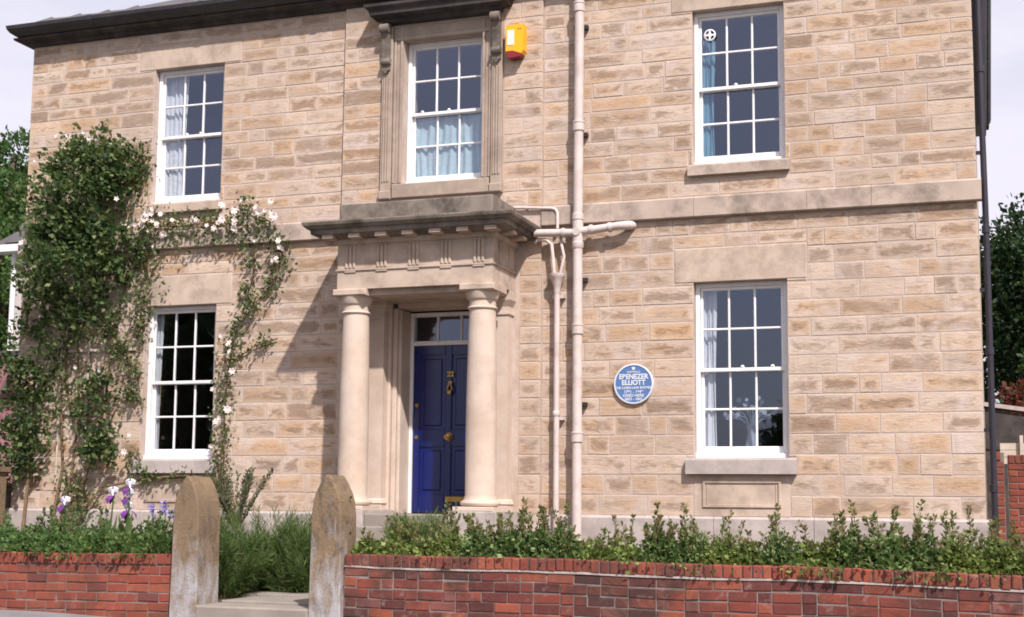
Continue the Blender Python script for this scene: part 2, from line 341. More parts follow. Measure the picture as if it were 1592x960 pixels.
# ------------------------------------------------------------------ ground, pavement, garden
def sheet(name, xs, ys, zf, mat, parent=None):
    V = [(x, y, zf(x, y)) for y in ys for x in xs]; nx = len(xs)
    F = [(j * nx + i, j * nx + i + 1, (j + 1) * nx + i + 1, (j + 1) * nx + i) for j in range(len(ys) - 1) for i in range(nx - 1)]
    return MB().add(V, F).build(name, mat, parent, recalc=False)
def street_z(x, y): return -.955 - .035 * max(-12, min(16, x + 2)) * (1 if x > -2 else .15) - .028 * min(12, max(0, -5.1 - y))
tag(sheet('ground', [-400, -120, -40, -14, 14, 40, 120, 400], [-400, -120, -40, -20, -5.05, -4, 2, 20, 60, 150, 400], lambda x, y: -1.75 if y < -6 else -1.3, plain('rough_ground', (.10, .10, .07), .95)), kind='structure')
tag(sheet('pavement', list(np.linspace(-14, 14, 29)), [-7.4, -6.6, -5.9, -5.2, -5.02], street_z, M_ASPHALT), kind='structure')
tag(sheet('road', list(np.linspace(-14, 14, 29)), [-24, -18, -13, -10, -7.42], lambda x, y: street_z(x, y) - .1, plain('road_tarmac', (.055, .053, .056), .9, .2, 2, .5, 100)), kind='structure')
kb = MB()
for i in range(28): 
    x = -14 + i; z = street_z(x + .5, -7.4); kb.box(x + .005, x + .995, -7.55, -7.4, z - .25, z + .004)
tag(kb.build('kerb', M_PATH), kind='structure')
def garden_z(x, y):
    z = -.47 + .08 * min(1, max(0, (y + 4) / 3)) + .03 * math.sin(x * 3.1) * math.sin(y * 2.3)
    if -1.05 < x < 1.14 and y < -2.6: z = -.86 - .1 * (y < -4.99)
    return z
gx = sorted(set([round(v, 3) for v in np.linspace(-9, 9, 61)] + [-1.06, -1.04, 1.13, 1.15]))
gy = sorted([-4.97, -4.7, -4.3, -3.9, -3.4, -2.9, -2.61, -2.59, -2, -1.4, -.8, -.3, 0.02, 1, 2.5, 5])
tag(sheet('garden_bed', gx, gy, garden_z, M_SOIL), kind='structure')
# path inside the gate and the flight up to the door
pt = MB()
for (a, b, c, d, z) in ((-.26, .88, -4.72, -3.95, -.815), (-.6, 1.1, -3.94, -3.2, -.80), (-.4, 1.1, -3.19, -2.62, -.79)): pt.cbox(a, b, c, d, z - .3, z)
tag(pt.build('path', M_PATH), kind='structure')
st = thing('door_steps', (0, -1.6, -.5), 'stone steps rising from the path to the blue front door', 'steps')
for i, (y0, y1, z) in enumerate(((-2.60, -2.2, -.62), (-2.2, -1.8, -.46), (-1.8, -1.25, -.30))):
    MB().cbox(-.75, .85, y0 + .002, y1, z - .5, z, .012).build('step', M_PATH, st)
gs = thing('gate_step', (.31, -5.0, -1.2), 'worn stone threshold step between the two gate pillars', 'step')
MB().cbox(-.262, .882, -5.17, -4.73, -1.25, -.835, .015).build('tread', M_PATH, gs)

# ------------------------------------------------------------------ the house
X0, X1 = -6.56, 6.6; ZE = 6.77; ZS0, ZS1 = 3.61, 3.88; ZP = 0.; BAY = (-1.43, 1.385); BY = -.05
WC, WW = 3.873, 1.12
G0, G1, U0, U1 = .694, 2.815, 4.274, 6.228
house = thing('stone_house', (0, 4, -.4), 'two storey coursed sandstone house with columned porch and blue front door', 'house')
wall = None
OPEN = [(-WC - .56, -WC + .56, G0, G1), (WC - .56, WC + .56, G0, G1), (-WC - .56, -WC + .56, U0, U1), (WC - .56, WC + .56, U0, U1)]
BOPEN = [(-.56, .56, 4.29, U1 + .01), (-.64, .64, -.02, 2.70)]
def facade(mb, xs0, xs1, zs0, zs1, opens, yf, yb, e=.003):
    op = [(a - e, b + e, c - e, d + e) for a, b, c, d in opens]
    xs = sorted({xs0, xs1, *[v for o in op for v in o[:2]]}); zs = sorted({zs0, zs1, *[v for o in op for v in o[2:]]})
    for i in range(len(xs) - 1):
        for j in range(len(zs) - 1):
            a, b, c, d = xs[i], xs[i + 1], zs[j], zs[j + 1]; mxx, mz = (a + b) / 2, (c + d) / 2
            if any(o[0] < mxx < o[1] and o[2] < mz < o[3] for o in op): continue
            mb.add([(a, yf, c), (b, yf, c), (b, yf, d), (a, yf, d)], [(0, 1, 2, 3)]); mb.add([(a, yb, c), (b, yb, c), (b, yb, d), (a, yb, d)], [(3, 2, 1, 0)])
    for a, b, c, d in op:
        mb.add([(a, yf, c), (b, yf, c), (b, yf, d), (a, yf, d), (a, yb, c), (b, yb, c), (b, yb, d), (a, yb, d)], [(0, 4, 5, 1), (1, 5, 6, 2), (2, 6, 7, 3), (3, 7, 4, 0)])
    a, b, c, d = xs0, xs1, zs0, zs1
    mb.add([(a, yf, c), (b, yf, c), (b, yf, d), (a, yf, d), (a, yb, c), (b, yb, c), (b, yb, d), (a, yb, d)], [(0, 1, 5, 4), (1, 2, 6, 5), (2, 3, 7, 6), (3, 0, 4, 7)])
mb = MB(); facade(mb, X0 + .01, X1 - .01, -.5, ZE + .2, OPEN + [(-.56, .56, 4.29, U1 + .01), (-.64, .64, -.02, 2.70)], .0025, .45)
wall = mb.build('wall', M_MORTAR, house, recalc=False)
mb = MB(); facade(mb, BAY[0] + .008, BAY[1] - .008, -.5, ZE + .1, BOPEN, BY + .0025, .001); mb.build('bay_core', M_MORTAR, house, recalc=False)
sw = MB(); sw.box(X0 + .01, X0 + .4, .452, 9, -.5, ZE + .2); sw.box(X1 - .4, X1 - .01, .452, 9, -.5, ZE + .2); sw.box(X0 + .402, X1 - .402, 8.6, 8.99, -.5, ZE + .2)
sw.build('side_wall', M_DRESSED, house)
ro = MB()
for z in (-.05, 3.42, 6.6): ro.box(X0 + .42, X1 - .42, .455, 8.58, z - .1, z)
for x in (-1.6, 1.6): ro.box(x - .06, x + .06, .456, 8.57, -.04, 3.31); ro.box(x - .06, x + .06, .456, 8.57, 3.43, 6.49)
ro.box(X0 + .42, X1 - .42, 4.6, 4.7, -.045, 6.49)
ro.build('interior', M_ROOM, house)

# ---- stones of the front, one by one
LINT = .335
blocks = []                       # regions that coursed stones must not fill (x0,x1,z0,z1)
for s in (-1, 1):
    c = s * WC
    blocks += [(c - .56, c + .56, G0, G1), (c - .56, c + .56, U0, U1), (c - .80, c + .80, G1, G1 + LINT + .09), (c - .83, c + .83, U1, U1 + LINT),
               (c - .66, c + .66, G0 - .20, G0), (c - .62, c + .62, U0 - .15, U0), (c - .57, c + .57, 0, G0 - .20)]
bay_blocks = [(-.56, .56, 4.29, U1), (-.855, .855, 4.06, 6.66), (-1.1, 1.1, -.1, 3.6), (-1.2, 1.2, 3.3, 3.9)]
lower = [0.]; 
hs = np.linspace(.247, .206, 16); hs = hs * (ZS0 / hs.sum())
for h in hs: lower.append(lower[-1] + h)
upper = [ZS1 + (ZE - ZS1) * i / 15 for i in range(16)]
upper = [z + (.012 * math.sin(i * 2.3) if 0 < i < 15 else 0) for i, z in enumerate(upper)]
STONES = []
def free_runs(a, b, z0, z1, blk):
    bl = [o for o in blk if o[0] < b and o[1] > a and o[2] < z1 - 1e-4 and o[3] > z0 + 1e-4]
    xs = sorted({a, b, *[v for o in bl for v in o[:2] if a < v < b]}); runs = []
    for i in range(len(xs) - 1):
        m = (xs[i] + xs[i + 1]) / 2; zz = [(z0, z1)]
        for o in bl:
            if o[0] < m < o[1]:
                nz = []
                for p, q in zz:
                    if o[2] > p + 1e-4: nz.append((p, min(q, o[2])))
                    if o[3] < q - 1e-4: nz.append((max(p, o[3]), q))
                zz = [t for t in nz if t[1] - t[0] > .025]
        for t in zz:
            if runs and abs(runs[-1][1] - xs[i]) < 1e-6 and runs[-1][2:] == t: runs[-1] = (runs[-1][0], xs[i + 1], *t)
            else: runs.append((xs[i], xs[i + 1], *t))
    return runs
def lay(a, b, z0, z1, y, k, quoin):
    w = b - a
    if w < .03: return
    cuts = [a]; x = a
    first = (.30 if k % 2 else .52) if quoin[0] else random.uniform(.2, .6)
    lens = [first]
    while sum(lens) < w: lens.append(random.choice((.24, .33, .42, .5, .58, .66, .78)) * random.uniform(.9, 1.1))
    while len(lens) > 1 and sum(lens) - w > lens[-1] * .55: lens.pop()
    f = w / sum(lens); lens = [l * f for l in lens]
    for l in lens: STONES.append((x, x + l, z0, z1, y)); x += l
for zs in (lower, upper):
    for k in range(len(zs) - 1):
        z0, z1 = zs[k], zs[k + 1]
        for (a, b, q) in ((X0, BAY[0], (1, 0)), (BAY[1], X1, (0, 1))):
            for r in free_runs(a, b, z0, z1, blocks): lay(*r, 0., k, q)
        for r in free_runs(BAY[0], BAY[1], z0, z1, bay_blocks): lay(*r, BY, k, (1, 1))
def stone_geo(s, g=.0045):
    x0, x1, z0, z1, y = s; j = lambda v=.004: random.uniform(-v, v)
    x0 += g + j(.002) * .5; x1 -= g + j(.002) * .5; z0 += g + abs(j(.003)); z1 -= g + abs(j(.003))
    y = y + random.uniform(-.004, .001); c = .005; i = min(.085, (x1 - x0) * .38, (z1 - z0) * .38)
    ring = lambda d, yy, jj=0: [(x0 + d + j(jj), yy, z0 + d + j(jj)), (x1 - d + j(jj), yy, z0 + d + j(jj)), (x1 - d + j(jj), yy, z1 - d + j(jj)), (x0 + d + j(jj), yy, z1 - d + j(jj))]
    V = ring(0, y + .05) + ring(0, y + c) + ring(c, y + j(.002), .003) + ring(i, y - abs(j(.003)), .008)
    F = [(b, (b // 4) * 4 + (b + 1) % 4, (b // 4) * 4 + (b + 1) % 4 + 4, b + 4) for b in range(12)] + [(12, 13, 14, 15)]
    core = [0] * 12 + [1] * 4
    tint = (min(1, max(0, random.gauss(.46, .2))), min(1, max(0, random.gauss(.40, .2))), random.random())
    return V, F, core, tint
def stone_obj(name, geos, parent):
    V, F, C, T = [], [], [], []
    off = wloc(parent)
    for v, f, c, t in geos:
        b = len(V); V += [(p[0], p[1], p[2]) for p in v]; F += [tuple(i + b for i in q) for q in f]; C += c; T += [t] * len(v)
    me = bpy.data.meshes.new(name); me.from_pydata([(x - off.x, y - off.y, z - off.z) for x, y, z in V], [], F); me.materials.append(M_STONE)
    a = me.attributes.new('core', 'FLOAT', 'POINT'); a.data.foreach_set('value', [float(x) for x in C])
    a = me.attributes.new('tint', 'FLOAT_COLOR', 'POINT'); a.data.foreach_set('color', [q for t in T for q in (*t, 1.)])
    o = bpy.data.objects.new(name, me); COL.objects.link(o); o.parent = parent; return o
STONES.sort(key=lambda s: -(s[1] - s[0]) * (s[3] - s[2]) / ((s[0] - 6.6) ** 2 + 265))
geos = [stone_geo(s) for s in STONES]
for g in geos[:300]: stone_obj('stone', [g], wall)
tag(stone_obj('coursed_stones', geos[300:], wall), kind='stuff')

# ---- lintels, sills, aprons, string course, plinth
def dressed(name, x0, x1, y0, y1, z0, z1, mat=M_DRESSED, c=.008, parent=None): return MB().cbox(x0, x1, y0, y1, z0, z1, c).build(name, mat, parent or house)
M_SILL = plain('grey_sill_stone', (.42, .36, .34), .9, .12, 4, .25, 60, spec=.2, dirt=(.22, .19, .17), dirtamt=.6, dscale=3)
for s in (-1, 1):
    c = s * WC
    dressed('lintel', c - .794, c + .794, -.006, .06, G1, G1 + LINT + .084)
    dressed('lintel', c - .824, c + .824, -.006, .06, U1, U1 + LINT - .006)
    MB().xprism([(-.085, G0 - .195), (.1, G0 - .195), (.1, G0), (-.075, G0 - .012), (-.085, G0 - .03)], c - .655, c + .655).build('sill', M_SILL, house)
    MB().xprism([(-.07, U0 - .145), (.1, U0 - .145), (.1, U0), (-.06, U0 - .012), (-.07, U0 - .03)], c - .615, c + .615).build('sill', M_STRING if s > 0 else M_DRESSED, house)
    ap = MB(); ap.box(c - .565, c + .565, -.004, .05, .005, G0 - .205); apo = ap.build('apron', M_DRESSED, house)
    fr = MB()
    for d, w, y in ((.10, .035, -.022), (.148, .02, -.012)):
        a, b, z0, z1 = c - .565 + d, c + .565 - d, .06 + d * .45, G0 - .205 - d * .62
        fr.cbox(a, b, y, -.002, z1 - w, z1, .006); fr.cbox(a, b, y, -.002, z0, z0 + w * .6, .005); fr.cbox(a, a + w, y, -.0015, z0 + w * .6, z1 - w, .006); fr.cbox(b - w, b, y, -.0015, z0 + w * .6, z1 - w, .006)
    fr.build('moulded_panel', M_DRESSED, apo)
for (a, b) in ((X0 - .04, BAY[0] - .002), (BAY[1] + .002, X1 + .05)):
    n = max(3, round((b - a) / 1.15)); xs = [a + (b - a) * i / n + (random.uniform(-.2, .2) if 0 < i < n else 0) for i in range(n + 1)]
    for i in range(n): MB().xprism([(-.075, ZS0 + .012), (-.06, ZS0), (.02, ZS0), (.02, ZS1), (-.03, ZS1 - .006), (-.075, ZS1 - .035)], xs[i] + .002, xs[i + 1] - .002).build('string_course', M_STRING, house)
for (a, b) in ((X0 - .05, -1.5), (1.5, X1 + .06)):
    n = 5; xs = [a + (b - a) * i / n + (random.uniform(-.25, .25) if 0 < i < n else 0) for i in range(n + 1)]
    for i in range(n): MB().xprism([(-.055, -.5), (.05, -.5), (.05, 0), (-.02, -.002), (-.055, -.03)], xs[i] + .003, xs[i + 1] - .003).build('plinth', M_SILL, house)

# ---- eaves and roof
ea = MB()
ea.mitre([(.0, ZE), (.06, ZE), (.075, ZE + .05), (.20, ZE + .07), (.21, ZE + .10)], X0, X1, 0, 9); eo = ea.build('eaves', M_SOOT, house)
gu = MB(); gu.mitre([(.16, ZE + .105), (.24, ZE + .11), (.30, ZE + .15), (.335, ZE + .20), (.345, ZE + .25), (.30, ZE + .255), (.27, ZE + .2)], X0 + .1, X1 - .1, 0, 9); gu.build('gutter', M_EAVE, house)
for x in np.arange(X0 + 1.2, X1, 1.83):
    pr = [(-(o + (.008 if k < 6 else -.004)), ZE + z - (.006 if k < 4 else -.004)) for k, (o, z) in enumerate(((.16, .105), (.24, .11), (.30, .15), (.335, .20), (.345, .25), (.30, .255), (.27, .2)))]
    MB().xprism(pr, x - .035, x + .035).build('gutter_joint', M_EAVE, house)
rz = ZE + .24; rf = MB()
rf.add([(X0 + .03, -.2, rz), (X1 - .03, -.2, rz), (X1 - .03, 9.1, rz), (X0 + .03, 9.1, rz), (X0 + 3.6, 4.4, rz + 2.4), (X1 - 3.6, 4.4, rz + 2.4)], [(0, 1, 5, 4), (1, 2, 5), (2, 3, 4, 5), (3, 0, 4), (3, 2, 1, 0)])
roof = rf.build('roof', M_SLATE, house)
sl = math.atan2(2.4, 4.6)
for i in range(26):
    x = X0 + .06 + i * .5
    if x + .5 > X1: break
    mb = MB(); dz = random.uniform(0, .012)
    pr = [(x + .004, 0), (x + .06, .035), (x + .1, .012), (x + .496, .0), (x + .496, -.02), (x + .004, -.02)]
    y0, y1 = -.24, .22; V = [(px, y0, rz + .03 + pz + dz - .02) for px, pz in pr] + [(px, y1, rz + .03 + pz + dz + (y1 - y0) * math.tan(sl)) for px, pz in pr]
    n = 6; mb.add(V, [tuple(range(n)), tuple(range(2 * n - 1, n - 1, -1))] + [(k + n, (k + 1) % n + n, (k + 1) % n, k) for k in range(n)])
    mb.build('slate', M_SLATE, roof)

# ---- sash windows
def window(cx, z0, z1, w=WW, y=.10, vent=False, locks=()):
    W = MB(); a, b = cx - w / 2, cx + w / 2
    fw = .055
    W.cbox(a, a + fw, y, y + .14, z0 + .05, z1, .006); W.cbox(b - fw, b, y, y + .14, z0 + .05, z1, .006); W.cbox(a + fw, b - fw, y + .002, y + .14, z1 - .05, z1, .006)
    W.xprism([(y - .025, z0), (y + .14, z0), (y + .14, z0 + .055), (y + .0, z0 + .055), (y - .025, z0 + .04)], a, b)
    wo = W.build('window', M_WHITE, house)
    ia, ib = a + fw, b - fw; zm = (z0 + z1) / 2 - .0; bar = .026
    zt, zb = z1 - .05, z0 + .055
    for nm, s0, s1, yy, rb, rt in (('upper_sash', zm - .022, zt, y + .03, .045, .04), ('lower_sash', zb, zm + .022, y + .08, .085, .045)):
        S = MB(); st_ = .036
        S.cbox(ia + .002, ia + st_, yy, yy + .04, s0, s1, .006); S.cbox(ib - st_, ib - .002, yy, yy + .04, s0, s1, .006)
        S.cbox(ia + st_, ib - st_, yy + .001, yy + .039, s0, s0 + rb, .006); S.cbox(ia + st_, ib - st_, yy + .001, yy + .039, s1 - rt, s1, .006)
        ga, gb, gz0, gz1 = ia + st_, ib - st_, s0 + rb, s1 - rt
        for i in (1, 2):
            x = ga + (gb - ga) * i / 3; S.cbox(x - bar / 2, x + bar / 2, yy + .003, yy + .036, gz0, gz1, .006)
        zz = (gz0 + gz1) / 2
        for i in range(3):
            xa = ga + (gb - ga) * i / 3 + (bar / 2 if i else 0); xb = ga + (gb - ga) * (i + 1) / 3 - (bar / 2 if i < 2 else 0)
            S.cbox(xa, xb, yy + .004, yy + .035, zz - bar / 2, zz + bar / 2, .006)
            for q0, q1 in ((gz0, zz - bar / 2), (zz + bar / 2, gz1)): 
                t = random.uniform(-.002, .002); u = random.uniform(-.002, .002)
                P = [(xa, yy + .018 + t, q0), (xb, yy + .018 - t, q0), (xb, yy + .018 - t + u, q1), (xa, yy + .018 + t + u, q1)]
                MB().add(P + [(p[0], p[1] + .004, p[2]) for p in P], [(0, 1, 2, 3), (7, 6, 5, 4), (0, 4, 5, 1), (1, 5, 6, 2), (2, 6, 7, 3), (3, 7, 4, 0)]).build('pane', M_GLASS, wo)
        S.build(nm, M_WHITE, wo)
    for lx in locks: MB().lathe(cx + lx, y + .05, [(.02, zm + .022), (.026, zm + .035), (.016, zm + .05), (.006, zm + .056)], 12).build('sash_lock', M_WHITE, wo)
    if vent:
        V = MB(); c = (cx - .36, y + .022, z1 - .29)
        n = 20; Vv = []
        for r_, yy in ((.075, -.004), (.075, -.018), (.06, -.022), (.056, -.006)): Vv += [(c[0] + r_ * math.cos(2 * math.pi * i / n), c[1] + yy, c[2] + r_ * math.sin(2 * math.pi * i / n)) for i in range(n)]
        V.add(Vv, [(k * n + i, k * n + (i + 1) % n, (k + 1) * n + (i + 1) % n, (k + 1) * n + i) for k in range(3) for i in range(n)])
        V.box(c[0] - .058, c[0] + .058, c[1] - .018, c[1] - .008, c[2] - .012, c[2] + .012); V.box(c[0] - .012, c[0] + .012, c[1] - .019, c[1] - .009, c[2] - .058, c[2] + .058)
        V.disc((c[0], c[1] - .014, c[2]), (0, 1, 0), .026, .016, 14)
        V.build('vent', M_WHITE, wo)
    return wo
window(-WC, G0, G1); window(WC, G0, G1, locks=(.0, .36)); window(-WC, U0, U1, locks=(-.1, .12)); window(WC, U0, U1, vent=True, locks=(-.05,)); window(0, 4.29, U1 + .01, 1.118, locks=(-.36, .02))

def curtain(cx, x0, x1, z0, z1, mat, label, y=.32, folds=9, amp=.03):
    n = 60; m = 14; V = []; F = []
    for j in range(m + 1):
        for i in range(n + 1):
            u = i / n; v = j / m; x = x0 + (x1 - x0) * u + .012 * math.sin(v * 5 + u * 9)
            V.append((x, y + amp * math.sin(u * folds * 2 * math.pi + .9 * math.sin(v * 2.2 + u * 4)) + .012 * math.sin(u * 31 + v * 3), z0 + (z1 - z0) * v + (.012 * math.sin(u * folds * 6.28) if j == 0 else 0)))
    k = len(V); V += [(x, yy + .004, z) for x, yy, z in V]
    for j in range(m):
        for i in range(n):
            a = j * (n + 1) + i; F.append((a, a + 1, a + n + 2, a + n + 1)); F.append((k + a + n + 1, k + a + n + 2, k + a + 1, k + a))
    o = MB().add(V, F).build('curtain', mat, None, True, recalc=False)
    return tag(o, label, 'curtain')
curtain(0, -WC - .53, -WC - .17, U0 + .02, U1, M_NET, 'white net curtain drawn to one side of the window above the climbing rose', .235, 4, .012)
curtain(0, -WC - .53, -WC - .43, G0 + .02, G1, M_NET, 'narrow white curtain edge in the dark window beside the climbing rose', .24, 2, .012)
curtain(0, -.54, .54, 4.30, 5.24, M_TEAL, 'pale teal curtain across the lower half of the window over the porch', .235, 11, .012)
curtain(0, WC - .53, WC - .33, U0 + .02, U1 - .3, M_SKYBLUE, 'sky blue curtain in the window with the round vent', .235, 2, .012)
curtain(0, WC - .54, WC - .33, G0 + .02, G1, M_NET, 'white curtain at the edge of the window holding a vase', .235, 3, .012)
vz = thing('vase', (WC + .06, .40, G0 - .14), 'glass vase of pale dried flowers standing inside the ground floor window', 'vase')
MB().box(WC - .5, WC + .5, .30, .52, G0 - .17, G0 - .14).build('window_board', M_WHITE, house)
MB().lathe(WC + .06, .40, [(.05, G0 - .14), (.09, G0 - .05), (.10, G0 + .08), (.06, G0 + .25), (.045, G0 + .33), (.07, G0 + .40)], 20).build('vessel', M_VASE, vz, True)
fl = MB()
for i in range(22):
    a = random.uniform(-1.2, 1.2); l = random.uniform(.2, .42); b = (WC + .06, .40, G0 + .36); e = (b[0] + l * math.sin(a), b[1] + random.uniform(-.1, .1), b[2] + l * math.cos(a))
    fl.tube([b, ((b[0] + e[0]) / 2 + .02, e[1], (b[2] + e[2]) / 2 + .05), e], .005, 5); fl.disc(e, (random.random() - .5, -1, .3), random.uniform(.018, .035), .012, 7)
fl.build('dried_flowers', plain('dried_flower', (.24, .26, .34), .9, .2, 20, 0), vz)

# ---- window surround over the porch
su = thing('tmp', (0, 0, 0), 'x', 'x'); bpy.data.objects.remove(su)
sr = MB()
for s in (-1, 1):
    a = lambda v: s * v
    for (p, q, yy) in ((.564, .60, -.075), (.60, .655, -.055), (.655, .69, -.075)): sr.cbox(min(a(p), a(q)), max(a(p), a(q)), yy, .09, 4.30, 6.42, .006)
sr.cbox(-.69, .69, -.078, .05, 6.235, 6.29, .008); sr.cbox(-.69, .69, -.062, .05, 6.29, 6.42, .006)
surround = sr.build('window_surround', M_SURR, house)
for s in (-1, 1):
    pl = MB(); a, b = sorted((s * .70, s * .85))
    pl.cbox(a, b, -.10, .02, 4.17, 6.42, .006)
    for k in range(3): x = a + .03 + k * .036; pl.cbox(x, x + .02, -.115, -.10, 4.32, 5.75, .006)
    pl.cbox(a - .012, b + .012, -.128, .02, 4.085, 4.20, .012)
    pl.build('pilaster', M_SURR, surround)
    co = MB(); xa, xb = s * .78 - .055, s * .78 + .055
    pr = [(-.10, 6.46)] + [(-.19 - .055 * math.sin(t), 6.385 + .065 * math.cos(t)) for t in np.linspace(0, math.pi, 9)] + [(-.155, 6.22), (-.14, 6.02)] + [(-.135 - .035 * math.sin(t), 5.945 + .05 * math.cos(t)) for t in np.linspace(0, math.pi, 7)] + [(-.125, 5.86), (-.10, 5.82)]
    co.xprism(pr, xa, xb); 
    for zz, rr, yy in ((6.385, .058, -.185), (5.945, .042, -.13)): co.disc((s * .78, yy, zz), (1, 0, 0), rr, .13, 14)
    for k in range(3): co.disc((s * .78 - .03 + .03 * k, -.125, 5.84 - .03 * (k == 1)), (0, 1, .2), .022, .05, 8)
    co.build('console', M_WEATHER, surround, True)
ho = MB(); ho.mitre([(-.16, 6.46), (-.13, 6.47), (-.12, 6.52), (.0, 6.54), (.01, 6.60), (.055, 6.64), (.06, 6.675), (-.1, 6.71)], -.96, .96, -.30, -.04); ho.build('hood', M_SOOT, surround)
dressed('window_ledge', -.68, .68, -.105, .09, 4.09, 4.285, M_SURR, .012, surround)

# ---- porch
CXC, CY = .85, -.709
porch = MB().mitre([(.0, 2.775), (.0, 3.005), (.018, 3.008), (.018, 3.03), (0, 3.032), (.0, 3.33), (.03, 3.345), (.05, 3.385), (.05, 3.40)], -1.041, 1.041, -.885, -.045).build('porch', M_DRESSED, house)
MB().mitre([(.05, 3.401), (.255, 3.445), (.262, 3.50), (.29, 3.505), (.335, 3.545), (.345, 3.575), (.343, 3.592), (.10, 3.63)], -1.041, 1.041, -.885, -.046).build('cornice', M_WEATHER, porch)
for i in range(7):
    x = -1.08 + i * .36; MB().cbox(x - .075, x + .075, -1.115, -.94, 3.388, 3.44, .004).build('mutule', M_DRESSED, porch)
for sx in (-1, 1):
    for k in range(2): y = -.72 + k * .38; a, b = sorted((sx * 1.095, sx * 1.265)); MB().box(a, b, y - .07, y + .07, 3.39, 3.43).build('mutule', M_DRESSED, porch)
bl = MB(); bl.cbox(-1.03, 1.03, -.90, -.048, 3.62, 3.865, .015); bl.build('blocking_course', M_WEATHER, porch)
for i in range(5):
    x = -.86 + .43 * i; tg = MB()
    for k in (-1, 0, 1): tg.cbox(x + k * .052 - .018, x + k * .052 + .018, -.908, -.88, 3.036, 3.315, .008)
    tg.box(x - .075, x + .075, -.906, -.88, 3.315, 3.331); tg.build('triglyph', M_DRESSED, porch)
    MB().box(x - .075, x + .075, -.900, -.88, 2.985, 3.004).build('guttae', M_DRESSED, porch)
for k in range(2):
    y = -.62 + .36 * k; tg = MB()
    for q in (-1, 0, 1): tg.box(1.036, 1.060, y + q * .052 - .018, y + q * .052 + .018, 3.036, 3.315)
    tg.build('triglyph', M_DRESSED, porch)
colprof = [(.205, .085), (.235, .10), (.245, .125), (.235, .15), (.205, .162), (.20, .175), (.192, .20), (.186, .22), (.188, .9), (.183, 1.5), (.172, 2.1), (.163, 2.47), (.18, 2.478), (.186, 2.49), (.18, 2.502), (.165, 2.51), (.165, 2.58), (.185, 2.595), (.19, 2.61), (.205, 2.65), (.215, 2.69)]
for s in (-1, 1):
    c = MB(); c.lathe(s * CXC, CY, colprof, 36); co = c.build('column', M_COLUMN, porch, True)
    ab = MB(); ab.cbox(s * CXC - .2285, s * CXC + .2285, CY - .2285, CY + .2285, 2.691, 2.773, .012); ab.build('abacus', M_DRESSED, porch)
    MB().cbox(s * CXC - .26, s * CXC + .26, CY - .26, CY + .26, .03, .084, .008).build('base_slab', M_COLUMN, porch)
    # respond on the wall behind the column
    rp = MB(); rp.mitre([(.02, .03), (.02, .10), (.035, .12), (.02, .16), (0, .18), (0, 2.475), (.018, 2.48), (.018, 2.505), (0, 2.51), (0, 2.58), (.04, 2.66), (.045, 2.772)], s * CXC - .165, s * CXC + .165, -.22, -.043)
    rp.build('respond', M_COLUMN, porch)
MB().box(-.98, .98, -.80, -.046, 2.70, 2.774).build('soffit', M_DRESSED, porch)
for s in (-1, 1): a, b = sorted((s * .56, s * 1.17)); MB().cbox(a, b, -1.03, -.02, -.5, .03, .01).build('pedestal', M_SILL, porch)
MB().cbox(-.557, .557, -.98, .34, -.5, -.012, .012).build('threshold', M_PATH, porch)
MB().cbox(-.70, .70, -1.25, -.99, -.5, -.16, .012).build('doorstep', M_PATH, porch)
dj = MB()
for s in (-1, 1):
    a, b = sorted((s * .575, s * .637)); dj.cbox(a, b, -.05, .36, -.01, 2.64, .01)
    a, b = sorted((s * .545, s * .60)); dj.cbox(a, b, .02, .362, -.01, 2.63, .012)
    a, b = sorted((s * .64, s * .69)); dj.cbox(a, b, -.10, -.03, .03, 2.69, .012)
dj.box(-.572, .572, -.048, .36, 2.645, 2.698); dj.build('door_surround', M_COLUMN, porch)

# ---- door
DY = .335
df = MB(); 
for s in (-1, 1): a, b = sorted((s * .495, s * .543)); df.cbox(a, b, DY - .03, DY + .09, -.01, 2.62, .006)
df.cbox(-.495, .495, DY - .028, DY + .09, 2.57, 2.62, .006); df.cbox(-.495, .495, DY - .035, DY + .09, 2.185, 2.245, .008)
frame = df.build('door_frame', M_WHITE, house)
fb = MB()
for x in (-.165, .165): fb.cbox(x - .014, x + .014, DY, DY + .05, 2.245, 2.57, .005)
fb.build('fanlight_bar', M_WHITE, frame)
for a, b in ((-.495, -.179), (-.151, .151), (.179, .495)): MB().box(a, b, DY + .02, DY + .025, 2.245, 2.57).build('pane', M_GLASS, frame)
do = MB(); do.box(-.493, .493, DY + .02, DY + .06, .0, 2.183); 
for (a, b) in ((-.493, -.40), (-.045, .045), (.40, .493)): do.cbox(a, b, DY - .006, DY + .0199, .0, 2.183, .006)
for (c, d) in ((0, .24), (.86, 1.08), (2.06, 2.183)):
    for a, b in ((-.40, -.045), (.045, .40)): do.cbox(a, b, DY - .005, DY + .0198, c, d, .006)
door = do.build('door', M_DOOR, house)
for (c, d) in ((.24, .86), (1.08, 2.06)):
    for a, b in ((-.40, -.045), (.045, .40)): MB().cbox(a + .05, b - .05, DY + .004, DY + .0197, c + .05, d - .05, .012).build('panel', M_DOOR, door)
MB().cbox(-.02, .28, DY - .02, DY - .0062, .14, .215, .006).build('letter_box', M_BRASS, door)
kn = MB(); kn.tube([(.02, DY - .006, .985), (.02, DY - .05, .985)], .014, 10); kn.lathe(0, 0, [(.001, 0)], 3) if False else None
kn.disc((.02, DY - .012, .985), (0, 1, 0), .055, .012, 20)
kv = [(.02 + math.cos(t) * r, DY - .05 - yy, .985 + math.sin(t) * r) for r, yy in ((.018, 0), (.042, .012), (.045, .028), (.03, .042), (.004, .046)) for t in np.linspace(0, 2 * math.pi, 16, False)]
kn.add(kv, [(k * 16 + i, k * 16 + (i + 1) % 16, (k + 1) * 16 + (i + 1) % 16, (k + 1) * 16 + i) for k in range(4) for i in range(16)]); kn.build('door_knob', M_BRASS, door, True)
